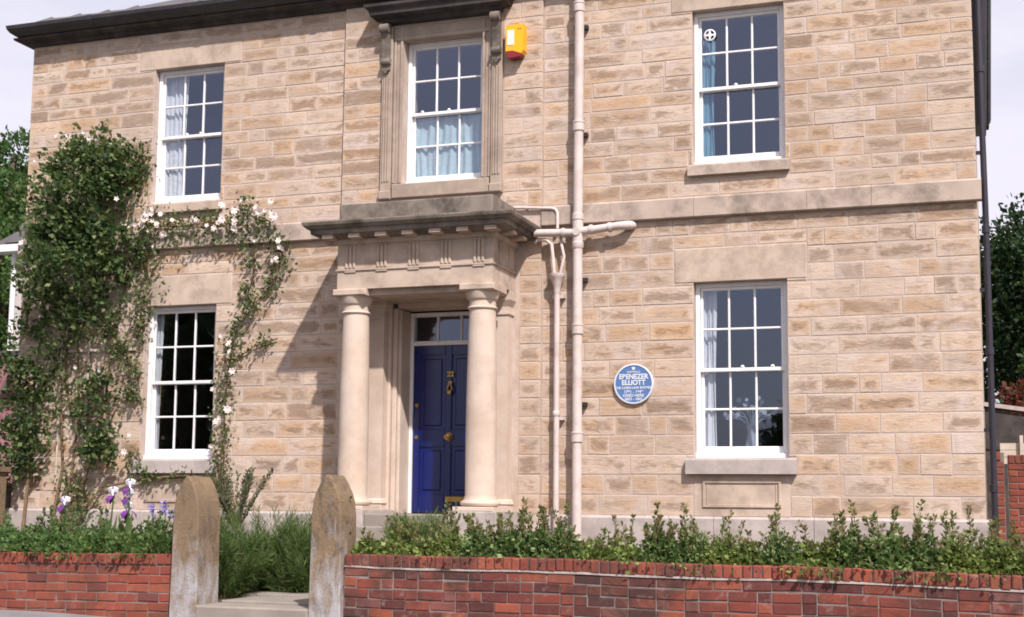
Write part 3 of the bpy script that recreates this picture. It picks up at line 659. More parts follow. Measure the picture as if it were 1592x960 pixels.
kk = MB(); kk.disc((.03, DY - .018, 1.685), (0, 1, 0), .028, .022, 14); kk.tube([(.03, DY - .03, 1.68), (.005, DY - .04, 1.64), (.0, DY - .045, 1.60), (.03, DY - .05, 1.565), (.06, DY - .045, 1.60), (.055, DY - .04, 1.64), (.03, DY - .03, 1.68)], .013, 8); kk.disc((.03, DY - .035, 1.56), (0, 1, 0), .026, .05, 12); kk.build('knocker', M_BRASS, door, True)
for z in (1.40, .98): MB().disc((-.44, DY - .012, z), (0, 1, 0), .026, .014, 14).build('keyhole_cover', M_BRASS, door)
def lettering(txt, size, loc, mat, parent, name='lettering', depth=.004, sx=1., off=0.):
    cu = bpy.data.curves.new('t', 'FONT'); cu.body = txt; cu.size = size; cu.align_x = 'CENTER'; cu.align_y = 'CENTER'; cu.extrude = depth; cu.offset = off
    to = bpy.data.objects.new('t', cu); COL.objects.link(to); dg = bpy.context.evaluated_depsgraph_get(); me = bpy.data.meshes.new_from_object(to.evaluated_get(dg))
    bpy.data.objects.remove(to); me.transform(Matrix.Diagonal((sx, 1, 1, 1))); me.transform(Matrix.Rotation(R(90), 4, 'X')); me.transform(Matrix.Translation(Vector(loc) - wloc(parent)))
    me.materials.clear(); me.materials.append(mat); o = bpy.data.objects.new(name, me); COL.objects.link(o); o.parent = parent; return o
lettering('22', .095, (.03, DY - .012, 1.80), M_BRASS, door, 'house_number', off=.004)

# ------------------------------------------------------------------ fixings on the front
pipe = thing('soil_pipe', (1.885, -.13, -.45), 'tall pale soil pipe with cross arms running up the whole stone front', 'pipe')
px, py, pr_ = 1.885, -.13, .060
MB().tube([(px + .002, py, -.45), (px, py, 3), (px + .012, py, 7.6)], pr_, 18).build('shaft', M_PIPE, pipe, True)
for z in (.95, 2.28, 4.85, 6.4): MB().lathe(px + .004, py, [(pr_ + .002, z - .07), (pr_ + .014, z - .065), (pr_ + .014, z + .03), (pr_ + .020, z + .035), (pr_ + .020, z + .055), (pr_ + .003, z + .06)], 18).build('collar', M_PIPE, pipe, True)
MB().tube([(px + .02, py, 3.50), (2.1, py, 3.515), (2.42, py, 3.545), (2.52, py + .03, 3.55), (2.57, -.0, 3.57)], [.054, .05, .05, .056, .05], 14).build('branch_arm', M_PIPE, pipe, True)
MB().tube([(px - .02, py, 3.49), (1.55, py - .01, 3.50), (1.33, py - .06, 3.50)], .048, 14).build('branch_arm', M_PIPE, pipe, True)
jn = MB(); jn.lathe(px, py, [(pr_ + .002, 3.28), (pr_ + .014, 3.30), (pr_ + .014, 3.36), (pr_ + .006, 3.37), (pr_ + .010, 3.5), (pr_ + .006, 3.64), (pr_ + .014, 3.65), (pr_ + .014, 3.72), (pr_ + .002, 3.73)], 18); jn.disc((px, py - pr_ - .005, 3.49), (0, 1, 0), .05, .03, 16)
for x in (1.70, 2.06, 2.30): jn.tube([(x - .02, py, 3.505 + (x - 1.885) * .06), (x + .02, py, 3.507 + (x - 1.885) * .06)], .062, 14)
jn.build('junction', M_PIPE, pipe, True)
for z in (4.75, 2.9, 1.35, 6.15): MB().box(px - .08, px + .10, -.075, -.005, z - .025, z + .025).build('bracket', M_IRON, pipe)
rp = thing('waste_pipe', (1.61, -.10, -.40), 'slim pale waste pipe with a funnel hopper beside the porch', 'pipe')
qx, qy = 1.61, -.10
MB().tube([(qx + .003, qy, -.40), (qx, qy, 2.80)], .037, 14).build('shaft', M_PIPE, rp, True)
MB().lathe(qx, qy, [(.04, 2.74), (.045, 2.80), (.055, 2.84), (.085, 2.93), (.10, 2.95), (.10, 2.985), (.088, 2.985), (.05, 2.86)], 20).build('hopper', M_PIPE, rp, True)
for z in (2.70, 1.18): MB().box(qx - .07, qx + .085, -.075, -.003, z - .02, z + .02).build('bracket', M_PIPE, rp)
MB().lathe(qx, qy, [(.038, 1.20), (.046, 1.21), (.046, 1.26), (.038, 1.27)], 14).build('collar', M_PIPE, rp, True)
MB().tube([(1.36, -.14, 3.42), (1.47, -.13, 3.42), (1.535, -.11, 3.36), (1.575, -.10, 2.96)], .026, 10).build('inlet', M_PIPE, rp, True)
MB().tube([(1.64, -.06, 3.47), (1.66, -.09, 3.36), (1.70, -.10, 3.20), (1.645, -.10, 2.97)], .020, 10).build('inlet', M_PIPE, rp, True)
ov = thing('overflow_pipe', (1.3, -.08, 3.8), 'thin pale overflow pipe bent down from above the porch roof', 'pipe')
MB().tube([(1.03, -.09, 3.865), (1.52, -.08, 3.83), (1.575, -.08, 3.815), (1.60, -.08, 3.77), (1.605, -.08, 3.56)], .020, 10).build('tube', M_PIPE, ov, True)
for x in (1.2, 1.5): MB().box(x - .012, x + .012, -.08, -.002 + (0 if x > 1.4 else -.05), 3.845 - (x - 1.03) * .07, 3.885 - (x - 1.03) * .07).build('clip', M_PIPE, ov)

al = thing('alarm_box', (1.04, -.05, 5.8), 'yellow burglar alarm box with a red lens beside the window hood', 'alarm box')
ax0, ax1 = .925, 1.165
MB().prism([(ax0, 6.24), (ax1, 6.24), (ax1 - .0, 5.90), (ax1 - .03, 5.84), (ax0 + .03, 5.84), (ax0, 5.90)], -.19, -.052).build('casing', M_YELLOW, al)
MB().cbox(ax0 + .02, ax0 + .115, -.196, -.188, 5.97, 6.17, .004).build('face_panel', M_PALEPLASTIC, al)
MB().prism([(ax0 + .01, 5.895), (ax0 + .10, 5.895), (ax1 - .02, 5.85), (ax1 - .04, 5.815), (ax0 + .04, 5.80)], -.198, -.06).build('lens', M_LENS, al)
for x in (ax1 - .07, ax1 - .04): MB().disc((x, -.19, 6.18), (0, 1, 0), .009, .006, 8).build('screw', M_IRON, al)

pq = thing('wall_plaque', (2.575, 0, 1.593), 'round blue commemorative plaque with white lettering on the stone front', 'plaque')
pc = (2.575, -.02, 1.593)
MB().disc(pc, (0, 1, 0), .236, .042, 64).build('disc', M_PLAQUE, pq)
n = 64; rv = [(pc[0] + r * math.cos(2 * math.pi * i / n), y, pc[2] + r * math.sin(2 * math.pi * i / n)) for r, y in ((.246, .0), (.246, -.046), (.228, -.048), (.226, -.030)) for i in range(n)]
MB().add(rv, [(k * n + i, k * n + (i + 1) % n, (k + 1) * n + (i + 1) % n, (k + 1) * n + i) for k in range(3) for i in range(n)]).build('rim', M_PLAQUEW, pq)
for txt, s, dz, o_, sx in (('SHEFFIELD', .036, .142, .0006, 1.), ('EBENEZER', .085, .085, .003, .93), ('ELLIOTT', .085, .012, .003, .93), ('THE CORN LAW RHYMER', .043, -.052, .0012, .92), ('1781 - 1849', .050, -.100, .0014, 1.), ('LIVED HERE', .050, -.145, .0014, 1.), ('1833 - 1841', .046, -.188, .0014, 1.)):
    lettering(txt, s, (pc[0], -.0435, pc[2] + dz), M_PLAQUEW, pq, sx=sx, depth=.002, off=o_)
em = MB(); em.prism([(pc[0] - .022, pc[2] + .205), (pc[0] + .022, pc[2] + .205), (pc[0] + .018, pc[2] + .178), (pc[0], pc[2] + .165), (pc[0] - .018, pc[2] + .178)], -.0455, -.0415); em.build('emblem', M_PLAQUEW, pq)

dp = thing('downpipe', (6.68, .12, -.45), 'dark downpipe running down the gable corner of the stone house', 'pipe')
MB().tube([(6.69, .10, -.45), (6.685, .10, 3.4), (6.675, .10, 4.4), (6.665, .10, 6.85)], .036, 12).build('shaft', M_DARKPIPE, dp, True)
for z in (.35, 1.9, 3.3, 5.2): MB().lathe(6.683 - max(0, z - 3.4) * .006, .10, [(.037, z - .05), (.046, z - .045), (.046, z + .04), (.037, z + .045)], 12).build('collar', M_DARKPIPE, dp, True)
for z in (1.0, 2.6, 4.2): MB().box(6.592, 6.66, .085, .115, z - .02, z + .02).build('bracket', M_DARKPIPE, dp)
db = thing('gable_boxing', (6.68, .4, 4.55), 'timber boxing with shade in its dark colour, high on the gable corner behind the downpipe', 'boxing')
bx = MB(); bx.add([(6.60, .16, 4.55), (6.72, .16, 4.55), (6.79, .16, 6.80), (6.60, .16, 6.80), (6.60, .7, 4.55), (6.72, .7, 4.55), (6.79, .7, 6.80), (6.60, .7, 6.80)], [(0, 1, 2, 3), (7, 6, 5, 4), (0, 4, 5, 1), (1, 5, 6, 2), (2, 6, 7, 3), (3, 7, 4, 0)]); bx.build('casing', M_DARKPIPE, db)  # shade on the boxing is put into its near-black colour

# ------------------------------------------------------------------ garden walls
def brick_mesh(name, l, d, h, mat, c=.006, j=.004):
    x, z = l / 2, h / 2; q = lambda: random.uniform(-j, j)
    V = [(-x, d, -z), (x, d, -z), (x, d, z), (-x, d, z), (-x, c, -z), (x, c, -z), (x, c, z), (-x, c, z)] + [(-x + c + q(), q() * .5, -z + c + q()), (x - c + q(), q() * .5, -z + c + q()), (x - c + q(), q() * .5, z - c + q()), (-x + c + q(), q() * .5, z - c + q())]
    F = [(3, 2, 1, 0), (8, 9, 10, 11)] + [(a, b, b + 4, a + 4) for a, b in ((0, 1), (1, 2), (2, 3))] + [(3, 0, 4, 7)] + [(a, b, b + 4, a + 4) for a, b in ((4, 5), (5, 6), (6, 7))] + [(7, 4, 8, 11)]
    me = bpy.data.meshes.new(name); me.from_pydata(V, [], F); me.materials.append(mat); return me
def place(me, name, parent, loc, roll=0.):
    o = bpy.data.objects.new(name, me); COL.objects.link(o); o.parent = parent; o.location = Vector(loc) - wloc(parent); o.rotation_euler = (0, roll, 0); return o
def brick_wall(name, x0, x1, ztop, yf, courses, pitch, blen, mat, copemat, label, zbot, wob=.0, bed=False, cope_h=.115):
    t = thing(name, ((x0 + x1) / 2, yf + .12, zbot), label, 'wall')
    zs = [ztop(x) for x in (x0, x1)]
    core = MB(); n = 16
    V = []
    for i in range(n + 1):
        x = x0 + (x1 - x0) * i / n; V += [(x, yf + .008, zbot - .2), (x, yf + .008, ztop(x) - .012), (x, yf + .225, ztop(x) - .012), (x, yf + .225, zbot - .2)]
    core.add(V, [(i * 4 + k, i * 4 + k + 4, i * 4 + (k + 1) % 4 + 4, i * 4 + (k + 1) % 4) for i in range(n) for k in range(4)] + [(0, 1, 2, 3), (n * 4 + 3, n * 4 + 2, n * 4 + 1, n * 4)])
    core.build('mortar', M_BRICKMORTAR, t)
    cm = [brick_mesh('coping_brick', .068, .225, cope_h - .008, copemat, .008, .005) for _ in range(6)]
    x = x0 + .002
    while x + .074 < x1:
        p = .078 * random.uniform(.96, 1.05); sl = (ztop(x + .1) - ztop(x)) / .1
        place(random.choice(cm), 'coping_brick', t, (x + p / 2, yf - .010 + random.uniform(-.006, .004), ztop(x) - cope_h / 2 + random.uniform(-.004, .004)), -sl + random.uniform(-.02, .02)); x += p
    if bed:
        st_ = MB(); V = []; n = 40
        for i in range(n + 1):
            x = x0 + .003 + (x1 - x0 - .006) * i / n; z = ztop(x) - cope_h - .002 + random.uniform(-.003, .003); hgt = random.uniform(.006, .011); V += [(x, yf - .007, z - hgt), (x, yf - .007, z + hgt), (x, yf + .006, z + hgt), (x, yf + .006, z - hgt)]
        st_.add(V, [(i * 4 + k, i * 4 + k + 4, i * 4 + (k + 1) % 4 + 4, i * 4 + (k + 1) % 4) for i in range(n) for k in range(4)]); st_.build('mortar_bed', M_BEDMORTAR, t)
    fm = [brick_mesh('brick', blen - .009, .10, pitch - .010, mat) for _ in range(6)]; hm = [brick_mesh('brick', blen / 2 - .009, .10, pitch - .010, mat) for _ in range(3)]
    for k in range(courses):
        off = cope_h + .006 + (k + .5) * pitch; x = x0 + (.003 if k % 2 == 0 else .003)
        half_first = k % 2 == 1
        while x < x1 - .03:
            if half_first or random.random() < wob: me, l = random.choice(hm), blen / 2
            else: me, l = random.choice(fm), blen
            half_first = False
            if x + l > x1:
                l = x1 - x
                if l < .04: break
                me = brick_mesh('brick', l - .011, .10, pitch - .011, mat)
            xc = x + l / 2; sl = (ztop(xc + .1) - ztop(xc - .1)) / .2
            place(me, 'brick', t, (xc, yf + random.uniform(-.005, .004), ztop(xc) - off + random.uniform(-.003, .003) * (1 + 3 * wob)), -sl + random.uniform(-.008, .008) * (1 + wob * 4)); x += l
    return t
brick_wall('garden_wall', 1.195, 8.0, lambda x: -.336 - .0055 * (x - 1.2) - .0016 * max(0, x - 3.5) ** 2 + .006 * math.sin(x * 2.6), -5.08, 8, .0885, .236, M_BRICKOLD, M_BRICKCOPE, 'weathered old red brick garden wall under the long leafy hedge', -1.3, .22, True, cope_h=.112)
brick_wall('garden_wall', -4.6, -.545, lambda x: -.377 + .0125 * (x + .55), -5.08, 7, .0852, .2285, M_BRICKNEW, M_BRICKNEW, 'neat bright red brick garden wall with pale joints below the flower bed', -1.1, .02, cope_h=.105)

def gate_pillar(x0, x1, z0, zs, zt, y0, y1, label, holes=()):
    t = thing('gate_pillar', ((x0 + x1) / 2, (y0 + y1) / 2, z0), label, 'pillar', )
    w = (x1 - x0) / 2; cx = (x0 + x1) / 2; prof = []
    for k in range(11):
        xx = w * (1 - k / 10) ** 1.15; Rr = ((zt - zs) ** 2 + w * w) / (2 * w); prof.append((cx + xx, zs + math.sqrt(max(0, Rr * Rr - (xx + Rr - w) ** 2)) - .02 * (k == 10)))
    left = [(2 * cx - x, z) for x, z in reversed(prof[:-1])]
    out = [(x0 - .012, z0), (x1 + .012, z0)] + prof + left
    m = MB(); n = len(out); c = .009
    rings = []
    for y, s in ((y0, c), (y0 + c, 0), (y0 + (y1 - y0) * .5, 0), (y1 - c, 0), (y1, c)):
        rings += [(cx + (x - cx) * (1 - s / w) + random.uniform(-.002, .002), y, z - (s * .6 if z > z0 + .01 else 0) + random.uniform(-.002, .002)) for x, z in out]
    m.add(rings, [(k * n + i, k * n + (i + 1) % n, (k + 1) * n + (i + 1) % n, (k + 1) * n + i) for k in range(4) for i in range(n)] + [tuple(range(n - 1, -1, -1)), tuple(4 * n + i for i in range(n))])
    m.build('shaft', M_PILLAR, t)
    for (y, z) in holes: MB().disc((x1 + .001, y, z), (1, 0, 0), .012, .012, 10).build('hinge_hole', M_IRON, t)
    return t
gate_pillar(-.535, -.265, -1.3, -.02, .355, -5.16, -4.77, 'weathered stone gatepost with arched top and chalky streaks, at the end of the neat bright red wall')
gate_pillar(.885, 1.18, -1.3, -.01, .37, -5.14, -4.82, 'weathered stone gatepost with arched top and iron holes, at the end of the old hedged wall', ((-4.95, .16), (-4.95, -.16)))

# ------------------------------------------------------------------ climbing rose
rose = thing('climbing_rose', (-5.6, -.2, -.42), 'pale pink climbing rose spreading over the stone front and around the dark window', 'climbing plant')
def mass(cx, cz, rx, rz, dep, n, y0=-.06):
    """tufts of leaves on a wall, thick in the middle and ragged at the rim"""
    k = max(6, n // 26); a = rng.uniform(0, 2 * np.pi, k); r = np.sqrt(rng.uniform(0, 1, k)) * rng.uniform(.8, 1.12, k) * np.where(rng.uniform(0, 1, k) < .1, 1.25, 1.)
    wob = 1 + .14 * np.sin(a * 3 + cx * 5) + .10 * np.sin(a * 7 + cz * 3)
    c = np.stack([cx + rx * r * np.cos(a) * wob, y0 - dep * np.sqrt(np.clip(1 - r ** 2, .02, 1)) * rng.uniform(.1, 1, k) ** .7, cz + rz * r * np.sin(a) * wob], 1)
    i = rng.integers(0, k, n); P = c[i] + rng.normal(0, 1, (n, 3)) * [.085, .06, .075]; P[:, 1] = np.minimum(P[:, 1], -.03); return P
dense = [(-5.48, 4.38, .82, .82, .7, 4800), (-5.0, 4.75, .55, .38, .4, 1600), (-5.55, 3.4, .78, .72, .8, 4300), (-4.95, 3.65, .55, .42, .4, 1400), (-6.2, 2.05, .36, .7, .4, 1300), (-6.15, 1.2, .38, .65, .4, 1300), (-6.5, .75, .35, .5, .35, 900),
         (-5.35, 2.6, .6, .32, .4, 800), (-4.98, 1.3, .32, .65, .3, 900), (-4.95, .85, .25, .35, .3, 450)]
P = np.concatenate([mass(a, b, c, d, e, n) for a, b, c, d, e, n in dense]); Dn = np.tile([0, -1., .25], (len(P), 1))
# cut small bites so stone and shadow show through
keep = (np.sin(P[:, 0] * 11 + 1.3 * np.sin(P[:, 2] * 7)) * np.sin(P[:, 2] * 12 + np.cos(P[:, 0] * 9)) < .5) & (P[:, 2] > -.3)
V, F = leaves(P[keep], Dn[keep], .084, .62, .75); arr_mesh('foliage', V, F, M_LEAF_ROSE, rose, 'stuff')
sparse = []
def along(pts, spread, n):
    pts = np.array(pts, float); seg = np.linalg.norm(np.diff(pts, axis=0), axis=1); cum = np.concatenate([[0], np.cumsum(seg)]); t = rng.uniform(0, cum[-1], n)
    # gather leaves in tufts along the stem
    t = t + .09 * np.sin(t * 17); t = np.clip(t, 0, cum[-1])
    q = np.stack([np.interp(t, cum, pts[:, k]) for k in range(3)], 1); q += rng.normal(0, 1, (n, 3)) * np.array([spread, spread * .45, spread]); q[:, 1] = np.minimum(q[:, 1], -.03); return q
runs = [([(-4.6, -.12, 4.0), (-4.0, -.10, 3.92), (-3.3, -.10, 3.95), (-2.75, -.10, 3.85), (-2.35, -.10, 3.68), (-2.25, -.08, 3.4)], .11, 900),
        ([(-4.5, -.1, 3.75), (-3.8, -.1, 3.72), (-3.2, -.1, 3.7), (-2.6, -.1, 3.6)], .10, 420), ([(-3.05, -.1, 4.15), (-2.75, -.1, 4.05), (-2.5, -.1, 3.9)], .08, 160),
        ([(-2.28, -.08, 3.5), (-2.4, -.08, 3.05), (-2.75, -.08, 2.75), (-2.98, -.08, 2.4), (-3.08, -.08, 1.8), (-3.12, -.08, 1.2), (-3.1, -.08, .5), (-3.05, -.1, .2)], .085, 1100),
        ([(-2.35, -.07, 2.3), (-2.7, -.07, 2.2), (-2.95, -.07, 2.05)], .05, 110), ([(-2.75, -.07, 3.5), (-2.72, -.07, 3.2), (-2.85, -.07, 2.85)], .06, 150),
        ([(-4.45, -.1, 3.7), (-4.4, -.1, 3.2), (-4.5, -.1, 2.6)], .15, 520), ([(-4.42, -.08, 2.75), (-4.47, -.08, 2.3)], .07, 150),
        ([(-4.8, -.1, 4.5), (-4.5, -.08, 4.75), (-4.62, -.08, 5.05)], .12, 330), ([(-5.9, -.1, 5.1), (-5.4, -.1, 5.2), (-4.9, -.1, 5.1)], .07, 330),
        ([(-4.95, -.1, 2.3), (-4.7, -.1, 2.1), (-4.5, -.1, 1.9)], .09, 240), ([(-5.6, -.1, 2.2), (-5.7, -.1, 1.8), (-5.55, -.1, 1.2)], .16, 420),
        ([(-4.7, -.1, 1.5), (-4.5, -.1, 1.6), (-4.4, -.1, 1.45)], .07, 130), ([(-5.5, -.15, .5), (-5.2, -.15, .1), (-5.45, -.15, -.2)], .16, 520), ([(-4.45, -.08, .85), (-4.5, -.08, .5), (-4.2, -.1, .45)], .08, 190),
        ([(-5.3, -.08, 2.9), (-4.7, -.08, 2.2), (-4.6, -.08, 1.5)], .12, 330), ([(-4.3, -.09, .42), (-3.6, -.09, .48), (-3.1, -.09, .35)], .05, 130)]
P = np.concatenate([along(*r) for r in runs]); V, F = leaves(P, np.tile([0, -.8, .2], (len(P), 1)), .058, .62, .8); arr_mesh('foliage', V, F, M_LEAF_SPARSE, rose, 'stuff')
sm = MB()
for pts, s_, n_ in runs: sm.tube([(x + random.uniform(-.02, .02), -.035, z) for x, y, z in pts], .009, 5)
for base, mids in (((-5.7, -.25), [(-5.65, .6), (-5.75, 1.6), (-5.6, 2.8), (-5.5, 4)]), ((-5.6, -.22), [(-5.5, .5), (-5.42, 1.4), (-5.5, 2.3), (-5.2, 3.3)]), ((-5.5, -.3), [(-5.2, .6), (-5.0, 1.5), (-4.9, 2.6), (-4.6, 3.6)]), ((-6.1, -.3), [(-6.2, .8), (-6.2, 2), (-6.0, 3.2)]), ((-5.5, -.2), [(-5.0, .3), (-4.3, .42), (-3.6, .47), (-3.15, .4), (-3.08, 1.0)])):
    sm.tube([(base[0], base[1], -.45)] + [(x, -.06, z) for x, z in mids], [.024] + [.018 - .002 * i for i in range(len(mids))], 7)
sm.build('stem', M_STEM, rose, True)
def bloom_mesh(name, r, mat, petals=6):
    m = MB()
    for ring, (rr, tilt) in enumerate(((r, .25), (r * .62, .6))):
        for k in range(petals):
            a = 2 * math.pi * (k + ring * .5) / petals; ca, sa = math.cos(a), math.sin(a); w = rr * .62; tx, tz = -sa, ca
            c = lambda d, o, h: (ca * d + tx * o, -h, sa * d + tz * o)
            m.add([c(0, 0, 0), c(rr * .6, w * .5, rr * tilt * .8), c(rr, 0, rr * tilt), c(rr * .6, -w * .5, rr * tilt * .8)], [(0, 1, 2), (0, 2, 3)])
    me = bpy.data.meshes.new(name); me.from_pydata(m.v, [], m.f); me.materials.append(mat); return me
bm_ = [bloom_mesh('flower', r, M_PINKPETAL, p) for r, p in ((.062, 6), (.05, 5), (.07, 7))]
fp = [(-5.95, 5.15), (-5.8, 5.28), (-5.6, 5.27), (-5.35, 5.3), (-5.25, 5.2), (-5.1, 5.18), (-6.15, 4.95), (-4.75, 4.3), (-4.68, 3.95), (-6.3, 3.75), (-6.05, 2.85), (-5.8, 2.82), (-5.3, 1.95), (-4.48, 1.02), (-4.55, .78), (-3.2, 1.62), (-5.35, 1.0), (-4.9, 1.9)]
fp += [(random.uniform(-4.6, -2.35), random.gauss(3.93, .13)) for _ in range(46)] + [(-2.28 + random.gauss(0, .06), random.uniform(3.3, 3.6)) for _ in range(6)] + [(-3.0 + random.gauss(0, .08), random.uniform(.8, 2.7)) for _ in range(8)]
for (x, z) in fp:
    o = place(random.choice(bm_), 'flower', rose, (x, -.2 if x > -4.7 else -.35, z)); o.rotation_euler = (random.uniform(-.5, .5), random.uniform(0, 6), random.uniform(-.6, .6)); o.scale = [random.uniform(.5, .95)] * 3
tl = thing('trellis', (-5.4, -.03, .6), 'weathered timber trellis battens on the stone behind the climbing rose', 'trellis')
for (a, b, z) in ((-5.85, -4.55, 2.22), (-5.85, -5.1, 1.33)): MB().cbox(a, b, -.035, -.008, z - .02, z + .02, .004).build('batten', M_TRELLIS, tl)
for x in (-5.78, -5.32): MB().cbox(x - .015, x + .015, -.05, -.036, .3, 2.4, .004).build('upright', M_TRELLIS, tl)

# ------------------------------------------------------------------ garden plants
def shrub(x, y, z, h, w, shoots, label, group, n0=900, mat=M_LEAF_HEDGE, tip=M_LEAF_TIP, size=.036):
    spill = random.choice((.0, .0, .1, .1, .9))
    t = thing('hedge_shrub', (x, y, z), label, 'shrub', group); P = []; Dv = []; T = []; TD = []; s = MB()
    for k in range(shoots):
        a = random.uniform(0, 6.28); r = w * math.sqrt(random.random()); hh = h * random.uniform(.5, 1.12) ** 1.2 * (1 - .3 * (r / w) ** 2)
        b = np.array([x + .3 * r * math.cos(a), y + .3 * r * math.sin(a) * .7, z]); e = np.array([x + r * math.cos(a) + random.gauss(0, .03), y + r * math.sin(a) * .75, z + hh])
        mid = (b + e) / 2 + np.array([random.gauss(0, .03), 0, .03]); s.tube([b, mid, e], [.006, .005, .002], 4, False)
        m = int(random.uniform(60, 120) * hh / .5); u = rng.uniform(.18, 1, m); q = ((1 - u) ** 2)[:, None] * b + (2 * u * (1 - u))[:, None] * mid + (u ** 2)[:, None] * e
        sp = .062 * (1.05 - u * .72); ang = rng.uniform(0, 6.28, m); off = np.stack([np.cos(ang), np.sin(ang), rng.uniform(-.1, .6, m)], 1)
        tipm = u > .62
        P.append((q + off * sp[:, None] * .4)[~tipm]); Dv.append(off[~tipm] + [0, 0, .4]); T.append((q + off * sp[:, None] * .25)[tipm]); TD.append(off[tipm] + [0, 0, .9])
    # skirt of leaves low down, spilling over the coping
    m = n0; a = rng.uniform(0, 6.28, m); r = np.sqrt(rng.uniform(0, 1, m)) * w * 1.15
    q = np.stack([x + r * np.cos(a), y - .03 + r * np.sin(a) * .7, z + .03 + rng.uniform(0, 1, m) ** .9 * h * .5 * np.clip(1.1 - (r / w) ** 2 * .7, .1, 1)], 1)
    q[:, 1] = np.maximum(q[:, 1], -5.06 + rng.uniform(0, .05, m)); dr = (rng.uniform(0, 1, m) < .10 * spill) & (q[:, 1] < y); q[dr, 1] = -5.11 - rng.uniform(0, .03, dr.sum()); q[dr, 2] = z + .12 - rng.uniform(0, .14, dr.sum()) * spill; P.append(q); Dv.append(np.stack([np.cos(a) * .5, np.sin(a) * .5 - .5, np.full(m, .35)], 1))
    V, F = leaves(np.concatenate(P), np.concatenate(Dv), size, .7, .55); arr_mesh('foliage', V, F, mat, t, 'stuff')
    if T:
        V, F = leaves(np.concatenate(T), np.concatenate(TD), size * .78, .6, .4); arr_mesh('young_leaves', V, F, tip, t, 'stuff')
    if s.v: s.build('stem', M_STEM, t)
    return t
hx = 1.34; k = 0
hts = [q * 1.18 for q in [.30, .32, .36, .40, .50, .52, .56, .55, .36, .30, .56, .60, .40, .46, .50, .42, .58, .60, .52, .48, .50, .46, .38, .34, .36]]
while hx < 7.6:
    h = min(.60, hts[min(k, len(hts) - 1)] * random.uniform(.88, 1.08))
    ap = 6.646 + (hx - 6.646) * 1.42
    where = [w for lim, w in ((-.6, 'beside the holed gatepost'), (1.1, 'below the porch'), (2.0, 'below the pale pipes'), (3.2, 'below the blue plaque'), (4.6, 'below the panelled window apron'), (6.3, 'below the plain stone past the window'), (99, 'by the gable downpipe')) if ap < lim][0]
    HL = ('tall upright' if h > .56 else 'low loose') + ' leafy hedge shrub behind old brick wall, ' + where
    shrub(hx, -4.80 + random.uniform(-.04, .07), -.45, h, .19, 11 if h > .5 else 8, HL, 'hedge shrubs behind the old brick wall', 800, mat=M_LEAF_COOL if h > .57 else M_LEAF_HEDGE, size=random.uniform(.042, .056)); hx += .265 * random.uniform(.9, 1.1); k += 1
# second, lower line of shrubs behind
hx = 1.5
while hx < 8.2:
    ap = 6.646 + (hx - 6.646) * 1.38
    where = [w for lim, w in ((-.6, 'behind the holed gatepost'), (1.1, 'below the porch'), (2.0, 'below the pale pipes'), (3.2, 'below the blue plaque'), (4.6, 'below the panelled apron'), (6.3, 'below plain stone past the window'), (99, 'by the gable downpipe')) if ap < lim][0]
    shrub(hx, -4.45 + random.uniform(-.06, .06), -.45, random.uniform(.38, .58), .24, 7, 'lower leafy shrub in the second line behind the hedge, ' + where, 'shrubs in the second line', 420, size=.042); hx += .42
bedpos = lambda x: 'beside the chalky gatepost' if x > -1.05 else 'below the irises' if x > -2.1 else 'away from the irises'
for i, x in enumerate(np.arange(-3.1, -.55, .30)):
    shrub(x, -4.74 + random.uniform(-.05, .08), -.44, random.uniform(.38, .46), .22, 5, 'low broad leafy clump edging the neat red wall, ' + bedpos(x), 'leafy clumps in the flower bed', 900, M_LEAF_BED, M_LEAF_BED, .048)
for i, x in enumerate(np.arange(-3.4, -.9, .36)):
    shrub(x, -4.33 + random.uniform(-.08, .08), -.44, random.uniform(.46, .56), .24, 7, 'taller leafy clump at the back of the flower bed, ' + bedpos(x), 'clumps at the back of the flower bed', 800, M_LEAF_BED, M_LEAF_BED, .046)
def grass_bush(x, y, z, h, w, n, label, mat=M_LEAF_GRASS, wid=.055, lean=.9, name='lavender_bush', size=.11):
    t = thing(name, (x, y, z), label, 'bush'); s = MB(); k = 60; P = []; Dv = []
    for q in range(k):      # tufts of stems that flop outward at uneven heights
        a = random.uniform(0, 6.28); r = math.sqrt(random.random()); top = h * random.uniform(.55, 1.08) * (1 - .35 * r * r); d = np.array([math.cos(a) * r * w, math.sin(a) * r * w * .8, 0])
        b = np.array([x, y, z]) + d * .35; e = np.array([x, y, z + top]) + d * random.uniform(.9, 1.3) + [random.gauss(0, .03), 0, 0]; mid = (b + e) / 2 - d * .12 + [0, 0, top * .12]
        s.tube([b, mid, e], [.006, .004, .002], 4, False); m = n // k; u = rng.uniform(.05, 1, m)
        P.append(((1 - u) ** 2)[:, None] * b + (2 * u * (1 - u))[:, None] * mid + (u ** 2)[:, None] * e + rng.normal(0, .028, (m, 3))); Dv.append(np.tile(unit((e - mid)[None]) + [0, 0, .25], (m, 1)))
    V, F = leaves(np.concatenate(P), np.concatenate(Dv), size, wid, .62, .1); arr_mesh('foliage', V, F, mat, t, 'stuff'); s.build('stem', M_STEM, t); return t
grass_bush(-.72, -3.9, -.86, .80, .46, 21000, 'feathery green bush beside the weathered gatepost with chalky streaks')
grass_bush(-.10, -3.5, -.86, .76, .46, 21000, 'feathery green bush spilling onto the path, next to the holed gatepost')
grass_bush(-.45, -3.3, -.84, .86, .5, 18000, 'feathery green bush behind the two bushes by the path')
grass_bush(1.42, -3.9, -.45, .46, .3, 6000, 'soft feathery green bush behind the holed gatepost and hedge')
